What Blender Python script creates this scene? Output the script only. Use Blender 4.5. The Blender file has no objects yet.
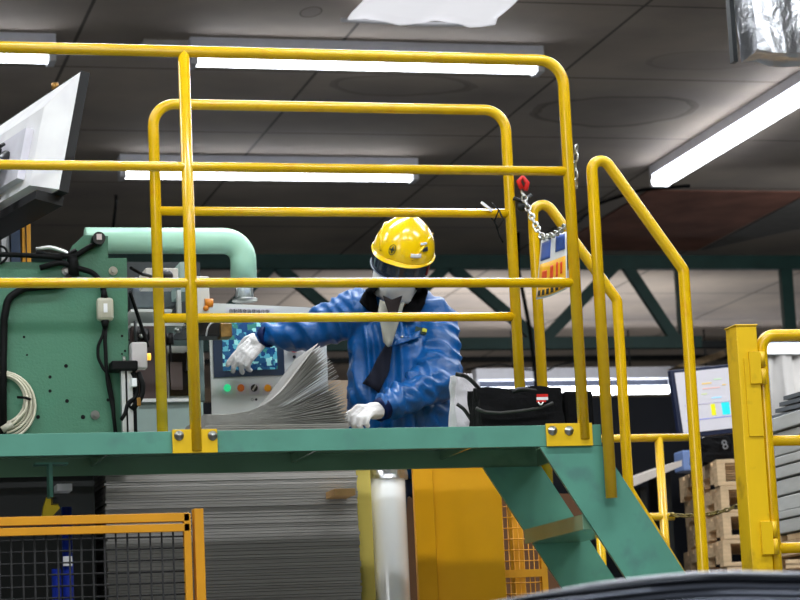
import bpy, bmesh, math, random
import numpy as np
from math import sin, cos, tan, pi, radians, sqrt, atan2
from mathutils import Vector, Matrix, noise
random.seed(7)
S = bpy.context.scene
COL = S.collection

# ------------------------------------------------------------------ camera
F = 2450.0; YAW = radians(15.1); PIT = radians(9.4); ROL = radians(2.66)
CAM = Vector((0, 0, 1.4))
fw = Vector((sin(YAW)*cos(PIT), cos(YAW)*cos(PIT), sin(PIT)))
r0 = Vector((cos(YAW), -sin(YAW), 0)); u0 = r0.cross(fw)
rt = r0*cos(ROL) - u0*sin(ROL); up = u0*cos(ROL) + r0*sin(ROL)
cd = bpy.data.cameras.new('camera'); cam = bpy.data.objects.new('camera', cd); COL.objects.link(cam)
M = Matrix((rt, up, -fw)).transposed().to_4x4(); M.translation = CAM
cam.matrix_world = M
cd.sensor_width = 36; cd.lens = 36*F/800; cd.clip_start = .05; cd.clip_end = 200
cd.dof.use_dof = True; cd.dof.focus_distance = 7.6; cd.dof.aperture_fstop = 9
S.camera = cam

def at(x, y, Y):
    d = fw*F + rt*(x-400) + up*(300-y)
    return CAM + d*(Y/d.y)
def atz(x, y, z):
    d = fw*F + rt*(x-400) + up*(300-y)
    return CAM + d*((z-1.4)/d.z)

# ------------------------------------------------------------------ world, exposure, lamps
W = bpy.data.worlds.new('world'); S.world = W; W.use_nodes = True
W.node_tree.nodes['Background'].inputs[0].default_value = (.5, .6, .8, 1)
W.node_tree.nodes['Background'].inputs[1].default_value = 0.03
S.view_settings.view_transform = 'Standard'; S.view_settings.look = 'None'
S.view_settings.exposure = 0; S.view_settings.gamma = 1; S.view_settings.use_curve_mapping = False
def area(name, loc, size, power, color=(.93, .97, 1), target=None, spread=None):
    l = bpy.data.lights.new(name, 'AREA'); l.shape = 'RECTANGLE'; l.size, l.size_y = size
    l.energy = power; l.color = color
    if spread: l.spread = spread
    o = bpy.data.objects.new(name, l); COL.objects.link(o); o.location = loc
    if target is not None:
        o.rotation_euler = (Vector(target)-Vector(loc)).to_track_quat('-Z', 'Y').to_euler()
    return o
CEIL = 5.83
LAMP_AND_FILL_POS = []
for (x, y, p) in [(-1.5, 1.5, 90), (2.2, 1.5, 150), (5.5, 1.5, 90), (-1.2, 5.4, 110), (2.6, 5.4, 110), (6.0, 5.4, 90),
                  (-1.5, 9.0, 70), (1.8, 9.0, 110), (5.4, 9.0, 90), (2.6, 12.5, 70), (7.7, 13.0, 90), (4.6, 11.2, 90)]:  # last entry is a fill added to brighten the pallets, without fixture
    area('lamp_and_fill_light', (x, y, 5.62), (2.4, .25), p); LAMP_AND_FILL_POS.append((x, y))
# added fill light from behind left of the camera; no opening exists there
area('front_fill', (-4.6, -4.2, 2.3), (4.0, 3.6), 260, (.95, .98, 1), (1.2, 7, 2.2))

# ------------------------------------------------------------------ materials
def lin(c): return tuple((v/12.92 if v <= .04045 else ((v+.055)/1.055)**2.4) for v in [x/255 for x in c])
MATS = {}
def mat(name, rgb, rough=.5, metal=0, noise_amt=.12, nscale=8, bump=0, bscale=60, emit=None, estr=0, trans=0, alpha=1, coat=0, dirt=None, dscale=3, streak=None):
    if name in MATS: return MATS[name]
    m = bpy.data.materials.new(name); m.use_nodes = True
    nt = m.node_tree; b = nt.nodes['Principled BSDF']; L = nt.links.new
    c = lin(rgb)
    tc = nt.nodes.new('ShaderNodeTexCoord'); src = tc.outputs['Object']
    if streak:
        mp = nt.nodes.new('ShaderNodeMapping'); mp.inputs['Scale'].default_value = streak
        L(src, mp.inputs['Vector']); src = mp.outputs[0]
    n = nt.nodes.new('ShaderNodeTexNoise'); n.inputs['Scale'].default_value = nscale; n.inputs['Detail'].default_value = 5
    L(src, n.inputs['Vector'])
    r = nt.nodes.new('ShaderNodeValToRGB')
    a = 1-noise_amt; d = 1+noise_amt
    r.color_ramp.elements[0].position = .3; r.color_ramp.elements[1].position = .7
    r.color_ramp.elements[0].color = (c[0]*a, c[1]*a, c[2]*a, 1)
    r.color_ramp.elements[1].color = (min(1, c[0]*d), min(1, c[1]*d), min(1, c[2]*d), 1)
    L(n.outputs['Fac'], r.inputs[0]); out = r.outputs[0]
    if dirt:
        n2 = nt.nodes.new('ShaderNodeTexNoise'); n2.inputs['Scale'].default_value = dscale; n2.inputs['Detail'].default_value = 9
        L(tc.outputs['Object'], n2.inputs['Vector'])
        r2 = nt.nodes.new('ShaderNodeValToRGB'); r2.color_ramp.elements[0].position = .58; r2.color_ramp.elements[1].position = .75
        L(n2.outputs['Fac'], r2.inputs[0])
        mx = nt.nodes.new('ShaderNodeMix'); mx.data_type = 'RGBA'
        L(r2.outputs[0], mx.inputs['Factor']); L(out, mx.inputs['A']); mx.inputs['B'].default_value = (*lin(dirt), 1)
        out = mx.outputs['Result']
    L(out, b.inputs['Base Color'])
    b.inputs['Roughness'].default_value = rough; b.inputs['Metallic'].default_value = metal
    if coat: b.inputs['Coat Weight'].default_value = coat; b.inputs['Coat Roughness'].default_value = .1
    if trans: b.inputs['Transmission Weight'].default_value = trans
    if alpha < 1: b.inputs['Alpha'].default_value = alpha
    if emit: b.inputs['Emission Color'].default_value = (*lin(emit), 1); b.inputs['Emission Strength'].default_value = estr
    if bump:
        n3 = nt.nodes.new('ShaderNodeTexNoise'); n3.inputs['Scale'].default_value = bscale; n3.inputs['Detail'].default_value = 4
        L(src, n3.inputs['Vector'])
        bp = nt.nodes.new('ShaderNodeBump'); bp.inputs['Strength'].default_value = bump; bp.inputs['Distance'].default_value = .01
        L(n3.outputs['Fac'], bp.inputs['Height']); L(bp.outputs[0], b.inputs['Normal'])
    MATS[name] = m; return m

yellow = mat('yellow_enamel', (220, 176, 6), .26, 0, .07, 14, coat=.2, dirt=(214, 158, 4), dscale=18)
yellow_post = mat('yellow_post_paint', (226, 184, 10), .42, 0, .1, 6, dirt=(170, 130, 14), dscale=9, streak=(1, 1, .3))
orange_yellow = mat('orange_yellow_paint', (216, 148, 14), .45, 0, .08, 9)
guard_yellow = mat('guard_yellow', (232, 164, 0), .42, 0, .07, 3)
teal = mat('teal_paint', (86, 144, 126), .36, 0, .09, 7, dirt=(82, 128, 118), dscale=11)
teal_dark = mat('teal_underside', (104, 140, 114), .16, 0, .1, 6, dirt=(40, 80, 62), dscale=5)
press_green = mat('machine_green', (64, 114, 90), .42, 0, .1, 4, bump=.12, bscale=120, dirt=(60, 116, 92), dscale=6)
mint = mat('mint_pipe_paint', (172, 222, 196), .32, 0, .05, 9)
dark_iron = mat('dark_iron', (28, 32, 34), .5, .3, .2, 20)
black = mat('black_plastic', (14, 14, 16), .42, 0, .2, 20)
rubber = mat('black_rubber', (10, 11, 12), .6, 0, .2, 20)
steel = mat('zinc_steel', (190, 192, 190), .28, 1, .15, 40)
alu = mat('aluminium', (214, 216, 216), .35, .7, .06, 30)
white_p = mat('white_plastic', (226, 226, 230), .4, 0, .04, 12)
cream_p = mat('cream_plastic', (176, 172, 156), .45, 0, .06, 22)
panel_grey = mat('panel_grey_paint', (214, 218, 214), .42, 0, .04, 6)
cab_green = mat('cabinet_grey_green', (150, 172, 166), .45, 0, .08, 8)
sheet_m = mat('silicon_steel_sheet', (156, 153, 149), .45, .0, .1, 10, streak=(2, 2, 30))
truss_m = mat('truss_green_paint', (40, 76, 70), .5, 0, .15, 5)
wood = mat('pallet_wood', (206, 176, 138), .75, 0, .2, 9, bump=.3, streak=(1, 1, 6), dirt=(150, 112, 76), dscale=7)
darkwall = mat('dark_wall_paint', (54, 56, 60), .8, 0, .2, 2)
wallm = mat('grey_wall_paint', (118, 114, 108), .8, 0, .12, 2)
tan_m = mat('tan_board', (190, 166, 140), .7, 0, .08, 5)
blue_p = mat('blue_paint', (22, 44, 150), .4, 0, .1, 8)
red_p = mat('red_plastic', (206, 28, 24), .4, 0, .1, 20)
tube_m = mat('fluorescent_tube', (255, 255, 255), .4, emit=(245, 249, 255), estr=9, noise_amt=0)
fix_m = mat('fixture_white_enamel', (232, 234, 244), .5, 0, .05, 10)
foil = mat('crumpled_foil', (200, 202, 206), .28, .95, .1, 10, bump=.8, bscale=22)

def nodes(m): return m.node_tree, m.node_tree.nodes['Principled BSDF']

# ceiling boards: seams on a 1.78 x 1.82 m grid, water stains
def ceiling_mat(name, rgb, stains, seam=.012, seam_dark=.25):
    m = bpy.data.materials.new(name); m.use_nodes = True; nt, b = nodes(m); L = nt.links.new
    def math_(op, a, c=None, d=None):
        n = nt.nodes.new('ShaderNodeMath'); n.operation = op
        for i, v in enumerate((a, c, d)):
            if v is None: continue
            if isinstance(v, (int, float)): n.inputs[i].default_value = v
            else: L(v, n.inputs[i])
        return n.outputs[0]
    g = nt.nodes.new('ShaderNodeNewGeometry'); sp = nt.nodes.new('ShaderNodeSeparateXYZ'); L(g.outputs['Position'], sp.inputs[0])
    def seamf(axis, off, step):
        v = math_('ADD', math_('SUBTRACT', axis, off), step*20)
        f_ = math_('MODULO', v, step)
        dd = math_('MINIMUM', f_, math_('SUBTRACT', step, f_))
        return math_('LESS_THAN', dd, seam)
    sm = math_('MAXIMUM', seamf(sp.outputs[0], 2.09, 1.783), seamf(sp.outputs[1], 14.5, 1.822))
    n = nt.nodes.new('ShaderNodeTexNoise'); n.inputs['Scale'].default_value = .9; n.inputs['Detail'].default_value = 8
    L(g.outputs['Position'], n.inputs['Vector'])
    r = nt.nodes.new('ShaderNodeValToRGB'); c = lin(rgb)
    r.color_ramp.elements[0].position = .3; r.color_ramp.elements[1].position = .72
    r.color_ramp.elements[0].color = (c[0]*.72, c[1]*.72, c[2]*.74, 1); r.color_ramp.elements[1].color = (c[0]*1.2, c[1]*1.18, c[2]*1.12, 1)
    L(n.outputs['Fac'], r.inputs[0]); fac = math_('MULTIPLY', sm, 1-seam_dark)
    for (x, y, rx, ry, dark) in stains:
        wob = math_('MULTIPLY', math_('SUBTRACT', n.outputs['Fac'], .5), 1.2)
        ex = math_('DIVIDE', math_('SUBTRACT', sp.outputs[0], x), rx); ey = math_('DIVIDE', math_('SUBTRACT', sp.outputs[1], y), ry)
        q = math_('ADD', math_('SQRT', math_('ADD', math_('MULTIPLY', ex, ex), math_('MULTIPLY', ey, ey))), wob)
        ring = math_('LESS_THAN', math_('ABSOLUTE', math_('SUBTRACT', q, 1)), .07)
        inner = math_('LESS_THAN', q, 1)
        s_ = math_('ADD', math_('MULTIPLY', ring, dark), math_('MULTIPLY', inner, dark*.35))
        fac = math_('MAXIMUM', fac, s_)
    mx = nt.nodes.new('ShaderNodeMix'); mx.data_type = 'RGBA'; L(fac, mx.inputs['Factor']); L(r.outputs[0], mx.inputs['A'])
    mx.inputs['B'].default_value = (.012, .01, .009, 1); L(mx.outputs['Result'], b.inputs['Base Color'])
    b.inputs['Roughness'].default_value = .85
    MATS[name] = m; return m
st = []
for (px, py, rx, ry, dk) in [(615, 112, .62, .42, .35), (400, 84, .55, .3, .28), (311, 12, .07, .12, .6), (700, 60, .4, .25, .15)]:
    q = atz(px, py, CEIL); st.append((q.x, q.y, rx, ry, dk))
ceil_m = ceiling_mat('ceiling_board_dark', (172, 160, 150), st)
ceil_far_m = ceiling_mat('ceiling_board_beige', (196, 180, 168), [], seam=.02, seam_dark=.5)

# ------------------------------------------------------------------ mesh builder
class MB:
    def __init__(s): s.bm = bmesh.new()
    def box(s, c, d, rz=0, bev=0, R=None):
        t = bmesh.new(); bmesh.ops.create_cube(t, size=1)
        bmesh.ops.scale(t, vec=Vector(d), verts=t.verts)
        if bev: bmesh.ops.bevel(t, geom=list(t.edges), offset=bev, segments=2, affect='EDGES', profile=.5)
        m_ = (R.to_4x4() if R is not None else Matrix.Rotation(rz, 4, 'Z')); m_ = Matrix.Translation(Vector(c)) @ m_
        bmesh.ops.transform(t, matrix=m_, verts=t.verts); s._add(t); return s
    def _add(s, t):
        me = bpy.data.meshes.new('tmp'); t.to_mesh(me); t.free(); s.bm.from_mesh(me); bpy.data.meshes.remove(me)
    def mm(s, lo, hi, bev=0):
        lo = Vector(lo); hi = Vector(hi); return s.box((lo+hi)/2, hi-lo, bev=bev)
    def prism(s, pts, vec):
        """closed polygon of 3-D points extruded along vec"""
        t = bmesh.new(); a = [t.verts.new(Vector(p)) for p in pts]; b_ = [t.verts.new(Vector(p)+Vector(vec)) for p in pts]
        t.faces.new(a); t.faces.new(b_[::-1]); n = len(pts)
        for i in range(n): t.faces.new((a[(i+1) % n], a[i], b_[i], b_[(i+1) % n]))
        bmesh.ops.recalc_face_normals(t, faces=t.faces); s._add(t); return s
    def tube(s, pts, r, n=12, closed=False, cap=True, flat=1.0):
        pts = [Vector(p) for p in pts]; N = len(pts); t = bmesh.new(); rings = []
        rr = r if isinstance(r, (list, tuple)) else [r]*N
        T = []
        for i in range(N):
            a = pts[(i-1) % N] if (closed or i > 0) else pts[i]; b_ = pts[(i+1) % N] if (closed or i < N-1) else pts[i]
            T.append((b_-a).normalized())
        ref = Vector((0, 0, 1)) if abs(T[0].z) < .9 else Vector((0, 1, 0))
        u_ = (ref - T[0]*ref.dot(T[0])).normalized()
        for i in range(N):
            u_ = (u_ - T[i]*u_.dot(T[i])).normalized(); v_ = T[i].cross(u_)
            rings.append([t.verts.new(pts[i] + (u_*cos(2*pi*k/n)*flat + v_*sin(2*pi*k/n))*rr[i]) for k in range(n)])
        for i in range(N if closed else N-1):
            A = rings[i]; B = rings[(i+1) % N]
            for k in range(n): t.faces.new((A[k], A[(k+1) % n], B[(k+1) % n], B[k]))
        if cap and not closed: t.faces.new(rings[0][::-1]); t.faces.new(rings[-1])
        for f_ in t.faces: f_.smooth = True
        if cap and not closed:
            t.faces.ensure_lookup_table(); t.faces[-1].smooth = False; t.faces[-2].smooth = False
        bmesh.ops.recalc_face_normals(t, faces=t.faces); s._add(t); return s
    def cyl(s, a, b_, r, n=16, r2=None): return s.tube([a, b_], [r, r if r2 is None else r2], n)
    def lathe(s, c, prof, n=24, R=None):
        t = bmesh.new(); rings = []
        for (r, z) in prof: rings.append([t.verts.new((r*cos(2*pi*k/n), r*sin(2*pi*k/n), z)) for k in range(n)])
        for A, B in zip(rings, rings[1:]):
            for k in range(n): t.faces.new((A[k], A[(k+1) % n], B[(k+1) % n], B[k]))
        if prof[0][0] > 1e-5: t.faces.new(rings[0][::-1])
        if prof[-1][0] > 1e-5: t.faces.new(rings[-1])
        bmesh.ops.remove_doubles(t, verts=t.verts, dist=1e-6)
        for f_ in t.faces: f_.smooth = True
        m_ = Matrix.Translation(Vector(c)) @ (R.to_4x4() if R is not None else Matrix.Identity(4))
        bmesh.ops.transform(t, matrix=m_, verts=t.verts); bmesh.ops.recalc_face_normals(t, faces=t.faces); s._add(t); return s
    def ball(s, c, r, sc=(1, 1, 1), R=None, sub=2):
        t = bmesh.new(); bmesh.ops.create_icosphere(t, subdivisions=sub, radius=r)
        bmesh.ops.scale(t, vec=Vector(sc), verts=t.verts)
        m_ = Matrix.Translation(Vector(c)) @ (R.to_4x4() if R is not None else Matrix.Identity(4))
        bmesh.ops.transform(t, matrix=m_, verts=t.verts)
        for f_ in t.faces: f_.smooth = True
        s._add(t); return s
    def surf(s, grid, thick=0):
        """grid[i][j] of points -> sheet with thickness"""
        t = bmesh.new(); V = [[t.verts.new(Vector(p)) for p in row] for row in grid]
        for i in range(len(V)-1):
            for j in range(len(V[0])-1): t.faces.new((V[i][j], V[i+1][j], V[i+1][j+1], V[i][j+1]))
        bmesh.ops.recalc_face_normals(t, faces=t.faces)
        if thick:
            t.normal_update(); nrm = {v: v.normal.copy() for v in t.verts}
            ni, nj = len(V), len(V[0])
            W2 = [[t.verts.new(v.co - nrm[v]*thick) for v in row] for row in V]
            for i in range(ni-1):
                for j in range(nj-1): t.faces.new((W2[i][j], W2[i][j+1], W2[i+1][j+1], W2[i+1][j]))
            ring = [(i, 0) for i in range(ni)] + [(ni-1, j) for j in range(1, nj)] + [(i, nj-1) for i in range(ni-2, -1, -1)] + [(0, j) for j in range(nj-2, 0, -1)]
            for a_, b_ in zip(ring, ring[1:]+ring[:1]):
                t.faces.new((V[a_[0]][a_[1]], V[b_[0]][b_[1]], W2[b_[0]][b_[1]], W2[a_[0]][a_[1]]))
            bmesh.ops.recalc_face_normals(t, faces=t.faces)
        for f_ in t.faces: f_.smooth = True
        s._add(t); return s
    def build(s, name, m, parent=None, origin=None, auto=None):
        bm = s.bm
        me = bpy.data.meshes.new(name)
        if parent is not None: o_ = Vector(parent['_o'])
        elif origin is not None: o_ = Vector(origin)
        else:
            xs = [v.co for v in bm.verts]
            o_ = Vector(((min(v.x for v in xs)+max(v.x for v in xs))/2, (min(v.y for v in xs)+max(v.y for v in xs))/2, min(v.z for v in xs)))
        bmesh.ops.translate(bm, vec=-o_, verts=bm.verts)
        bm.to_mesh(me); bm.free(); me.materials.append(m)
        o = bpy.data.objects.new(name, me); COL.objects.link(o)
        o['_o'] = list(o_)
        if parent is not None: o.parent = parent
        else: o.location = o_
        return o
def tag(o, label=None, cat=None, group=None, kind=None):
    if label: o['label'] = label
    if cat: o['category'] = cat
    if group: o['group'] = group
    if kind: o['kind'] = kind
    return o
def thing(name, loc, label, cat, group=None):
    o = bpy.data.objects.new(name, None); o.empty_display_size = .05; COL.objects.link(o); o.location = loc; o['_o'] = list(loc)
    return tag(o, label, cat, group)
def copy_tree(o, parent=None):
    c = o.copy(); COL.objects.link(c)
    if parent is not None: c.parent = parent
    for ch in [k for k in bpy.data.objects if k.parent == o]: copy_tree(ch, c)
    return c
def fillet(pts, r, n=6):
    pts = [Vector(p) for p in pts]; out = [pts[0]]
    for a, b_, c in zip(pts, pts[1:], pts[2:]):
        d1 = (a-b_).normalized(); d2 = (c-b_).normalized(); ang = d1.angle(d2)
        t = min(r/tan(ang/2), (a-b_).length*.49, (c-b_).length*.49); rr = t*tan(ang/2)
        ctr = b_ + (d1+d2).normalized()*(rr/sin(ang/2)); s_ = b_+d1*t - ctr; e_ = b_+d2*t - ctr
        tot = s_.angle(e_)
        for k in range(n+1):
            f_ = k/n; out.append(ctr + (s_*sin((1-f_)*tot) + e_*sin(f_*tot))/sin(tot))
    out.append(pts[-1]); return out
def text_mesh(s, size, name, m, parent, Mx, extrude=.0005, align='LEFT'):
    cu = bpy.data.curves.new('t', 'FONT'); cu.body = s; cu.size = size; cu.extrude = extrude; cu.align_x = align; cu.align_y = 'CENTER'
    o = bpy.data.objects.new('t', cu); COL.objects.link(o)
    bpy.context.view_layer.update(); dg = bpy.context.evaluated_depsgraph_get()
    me = bpy.data.meshes.new_from_object(o.evaluated_get(dg)); bpy.data.objects.remove(o); bpy.data.curves.remove(cu)
    bm = bmesh.new(); bm.from_mesh(me); bpy.data.meshes.remove(me)
    bmesh.ops.transform(bm, matrix=Mx, verts=bm.verts)
    b_ = MB(); b_.bm.free(); b_.bm = bm
    return b_.build(name, m, parent)
def facing(p, right, upv):  # text matrix: x along right, y along up
    r_ = Vector(right).normalized(); u_ = Vector(upv).normalized(); n_ = r_.cross(u_)
    m_ = Matrix((r_, u_, n_)).transposed().to_4x4(); m_.translation = Vector(p); return m_

# ------------------------------------------------------------------ building shell
TY = 23.2
def struct(name, mb, m): return tag(mb.build(name, m), kind='structure')
struct('floor', MB().mm((-8, -7, -.1), (20, 40, 0)), mat('concrete_floor', (104, 108, 108), .5, 0, .15, 1.5, dirt=(80, 80, 78), dscale=2))
struct('ceiling', MB().mm((-8, -7, CEIL), (20, TY+.06, CEIL+.1)), ceil_m)
struct('ceiling_far', MB().mm((-8, TY+.06, CEIL), (20, 40, CEIL+.1)), ceil_far_m)
struct('wall_left', MB().mm((-8.1, -7, 0), (-8, 40, CEIL)), wallm)
struct('wall_right', MB().mm((20, -7, 0), (20.1, 40, CEIL)), wallm)
struct('wall_rear', MB().mm((-8, -7.1, 0), (20, -7, CEIL)), wallm)
struct('wall_back', MB().mm((-8, 36, 0), (20, 36.1, CEIL)), darkwall)
# stained brown boards in the ceiling
struct('trim_1', MB().mm((7.75, 20.05, CEIL-.012), (9.3, 22.85, CEIL-.001)), mat('stained_brown_board', (146, 98, 82), .8, 0, .35, 2.2))
struct('trim_2', MB().prism([(9.32, 20.05, CEIL-.01), (10.6, 20.05, CEIL-.01), (10.6, 20.4, CEIL-.01), (9.36, 22.85, CEIL-.01)], (0, 0, .008)), mat('grey_ceiling_strip', (120, 116, 112), .8))

# lamps
def fixture(x0, y0, L_, label, axis='x', two=False, group='fluorescent ceiling lamps'):
    z = CEIL
    base = Vector((x0, y0, z-.26))
    t = thing('ceiling_lamp', base, label, 'ceiling lamp', group)
    def b(lo, hi):
        if axis == 'x': return MB().mm((x0+lo[0], y0+lo[1], z+lo[2]), (x0+hi[0], y0+hi[1], z+hi[2]), .004)
        return MB().mm((x0+lo[1], y0+lo[0], z+lo[2]), (x0+hi[1], y0+hi[0], z+hi[2]), .004)
    b((0, .0, -.085), (L_, .16, 0)).build('housing', fix_m, t)
    n = 2 if two else 1
    for k in range(n):
        off = .08 if n == 1 else (.035 if k == 0 else .125)
        a = (x0+.05, y0+off, z-.145) if axis == 'x' else (x0+off, y0+.05, z-.145)
        c = (x0+L_-.05, y0+off, z-.145) if axis == 'x' else (x0+off, y0+L_-.05, z-.145)
        MB().cyl(a, c, .038).build('tube', tube_m, t)
    for e in (0, L_-.05):
        b((e, .0, -.185), (e+.05, .16, -.085)).build('lamp_holder', white_p, t)
    return t
def fixt_px(xa, xb, y, label):
    a = atz(xa, y, CEIL-.145); c = atz(xb, y, CEIL-.145)
    return fixture(a.x-.05, a.y-.08, 2.46, label)
fixt_px(196, 540, 61, 'long fluorescent lamp on the ceiling behind the top yellow rail')
fixt_px(125, 412, 174, 'long fluorescent lamp lower in the photo, left of the yellow helmet')
a = atz(55, 58, CEIL-.145)
fixture(a.x-2.46, a.y-.08, 2.46, 'fluorescent lamp in the upper left corner above the white monitor')
a = atz(657, 184, CEIL-.145)
fixture(a.x-.08, a.y-4.35, 4.31, 'twin-tube fluorescent lamp pointing toward the upper right corner', 'y', True)
for i, (x, y) in enumerate(LAMP_AND_FILL_POS):
    if y > 11: continue
    fixture(x-1.23, y-.08, 2.46, 'fluorescent lamp on the ceiling above and behind the walkway', group='overhead lamps out of view')
fl = at(476, 392, 28)
for k in range(2):
    t = thing('hanging_lamp', (fl.x+k*2.5, 28, fl.z-.1), ['fluorescent lamp far beyond the truss, left of the two in line', 'fluorescent lamp far beyond the truss, right of the two in line'][k], 'ceiling lamp', 'far lamps beyond the truss')
    MB().mm((fl.x+k*2.5, 27.95, fl.z+.14), (fl.x+k*2.5+2.5, 28.15, fl.z+.28), .004).build('housing', fix_m, t)
    MB().cyl((fl.x+k*2.5+.04, 28.0, fl.z), (fl.x+k*2.5+2.46, 28.0, fl.z), .05).build('tube', tube_m, t)
    MB().mm((fl.x+k*2.5, 28.08, fl.z-.02), (fl.x+k*2.5+2.5, 28.12, fl.z+.139)).build('dark_gap_plate', mat('dark_gap_navy', (40, 46, 60), .6), t)  # plate added to keep the gap above the tube dark
    for e in (.5, 2.0): MB().cyl((fl.x+k*2.5+e, 28.05, fl.z+.28), (fl.x+k*2.5+e, 28.05, CEIL), .012, 8).build('hanger_rod', dark_iron, t)
    MB().mm((fl.x+k*2.5, 27.98, fl.z-.02), (fl.x+k*2.5+.04, 28.12, fl.z+.139)).build('lamp_holder', white_p, t)
    area('lamp_and_fill_light', (fl.x+k*2.5+1.2, 28, fl.z-.145), (2.4, .2), 60)
area('lamp_and_fill_light', (8, 25.5, 3.6), (3, 1), 90, target=(8, 25.6, 9))  # extra light aimed up to brighten the far ceiling; no lamp built here

# white sheet on the ceiling; its brightness is painted in as emission
glow_sheet = mat('white_glow_sheet', (225, 225, 228), .5, emit=(235, 235, 240), estr=.85, noise_amt=.05, nscale=1.5)
DA = atz(347, 20, CEIL-.12); DB_ = atz(492, 24, CEIL-.12)
t = thing('ceiling_sheet', (4.25, 14.6, CEIL-.12), 'white translucent sheet hanging under the ceiling at the top of the photo', 'ceiling sheet')
g = []
for i in range(15):
    row = []
    for j in range(9):
        X = DA.x+(DB_.x-DA.x)*i/14; Y = DA.y-.95+.95*j/8
        row.append((X + (.02*sin(i*1.9) if j == 8 else 0), Y, CEIL-.10 - .02*sin(i*.9+j*.4) - (.02 if j == 8 else 0)))
    g.append(row)
MB().surf(g, .006).build('sheet', glow_sheet, t)
MB().tube([(DA.x-.04, DA.y, CEIL-.12), (DA.x+.5, DA.y+.01, CEIL-.13), (DB_.x, DA.y, CEIL-.12)], .014, 8).build('edge_strip', white_p, t)
for X in (DA.x+.1, DB_.x-.1): MB().cyl((X, 14.2, CEIL-.1), (X, 14.2, CEIL), .01, 8).build('hanger', steel, t)

a = atz(143, 44, CEIL-.03); c = atz(190, 44, CEIL-.03)
tag(MB().mm((a.x, a.y-.02, CEIL-.04), (c.x, a.y+.28, CEIL), .004).build('ceiling_plate', mat('pale_plate', (190, 186, 180), .6)), 'small pale plate on the ceiling left of the long lamp', 'plate')

# foil wrapped duct, upper right
FD = at(757, 56, 9)
g = MB(); t = bmesh.new(); bmesh.ops.create_cube(t, size=1); bmesh.ops.subdivide_edges(t, edges=t.edges, cuts=14, use_grid_fill=True)
for v in t.verts:
    v.co = Vector((FD.x+.45+v.co.x*.9, 9.09+v.co.y*.17, FD.z+.9+v.co.z*1.78))
    nn = noise.noise_vector(v.co*5)*.03 + noise.noise_vector(v.co*17)*.016
    v.co += nn
bmesh.ops.recalc_face_normals(t, faces=t.faces); g._add(t)
du = thing('foil_duct', (FD.x+.45, 9.09, FD.z), 'crumpled silver foil-wrapped duct hanging in the upper right corner', 'duct')
g.build('foil_wrap', foil, du)
MB().mm((FD.x-.035, 9.16, FD.z+.02), (FD.x-.015, 9.2, 5.83)).build('duct_frame', dark_iron, du)

# ------------------------------------------------------------------ roof truss
t = thing('roof_truss', (7, TY, 4.87), 'dark green steel lattice truss under the ceiling behind the worker', 'truss')
MB().mm((-7.9, TY-.05, 5.69), (19.9, TY+.05, 5.83)).build('top_chord', truss_m, t)
MB().mm((-7.9, TY-.05, 4.87), (9.42, TY+.05, 4.99)).build('bottom_chord', truss_m, t)
MB().mm((9.42, TY-.05, 4.87), (19.9, TY+.05, 4.94)).build('bottom_chord', dark_iron, t)
def bar(x0, z0, x1, z1, w=.11):
    d = Vector((x1-x0, 0, z1-z0)); L_ = d.length
    MB().box(((x0+x1)/2, TY, (z0+z1)/2), (L_, .07, w), R=Matrix.Rotation(-atan2(z1-z0, x1-x0), 3, 'Y')).build('web_bar', truss_m, t)
for k in range(-5, 1):
    xt = 6.78+k*1.78
    bar(xt, 5.74, xt+.93, 4.94)
    if xt+1.78 < 9: bar(xt+.93, 4.94, xt+1.78, 5.74)
bar(8.66, 5.74, 9.16, 4.94); bar(9.24, 5.74, 9.24, 4.94, .09); bar(10.42, 5.74, 10.42, 4.9, .13)
for k in range(1, 4): bar(10.42+k*1.7, 5.74, 11.4+k*1.7, 4.9); 
# beam closing the far ceiling, tan board, cables
tag(MB().mm((-7.9, 30.2, 5.77), (19.9, 30.35, 5.83)).build('ceiling_beam', dark_iron), 'thin dark cross beam on the ceiling far beyond the truss', 'beam')
tag(MB().mm((-7.9, 33.0, 3.9), (19.9, 33.2, 5.83)).build('tan_partition', tan_m), 'tan board partition high up beyond the far lamps', 'partition')
cb = MB()
pts = [at(478, 376, 27.5), at(484, 366, 27.5), at(500, 364, 27.5), at(520, 369, 27.5), at(548, 371, 27.5), at(556, 365, 27.5), at(574, 362, 27.5)]
pts[0] = Vector((pts[0].x, 28.0, fl.z+.27))
tag(cb.tube(fillet(pts, .3), .012, 8).build('power_cable', rubber), 'thin black cable looping above the far fluorescent lamps', 'cable')
pts = [atz(575, 225, CEIL-.02), atz(600, 203, CEIL-.02), atz(640, 190, CEIL-.02), atz(690, 186, CEIL-.02)]
tag(MB().tube(fillet(pts, .3), .014, 8).build('ceiling_cable', rubber), 'black cable clipped to the ceiling along the brown stained boards', 'cable')
tag(MB().tube([Vector((at(516, 200, 22).x, 22, CEIL)), at(518, 268, 22), at(530, 330, 22), at(536, 380, 22), at(533, 470, 22)], .02, 8).build('hanging_cable', rubber), 'dark cable hanging down between the two gate posts', 'cable')
tag(MB().tube([atz(116, 196, CEIL), at(116, 196, 19)-Vector((0, 0, .05)), at(113, 228, 19)], .012, 8).build('ceiling_wire', rubber), 'thin wire hanging from the ceiling above the mint pipe', 'wire')

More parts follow.
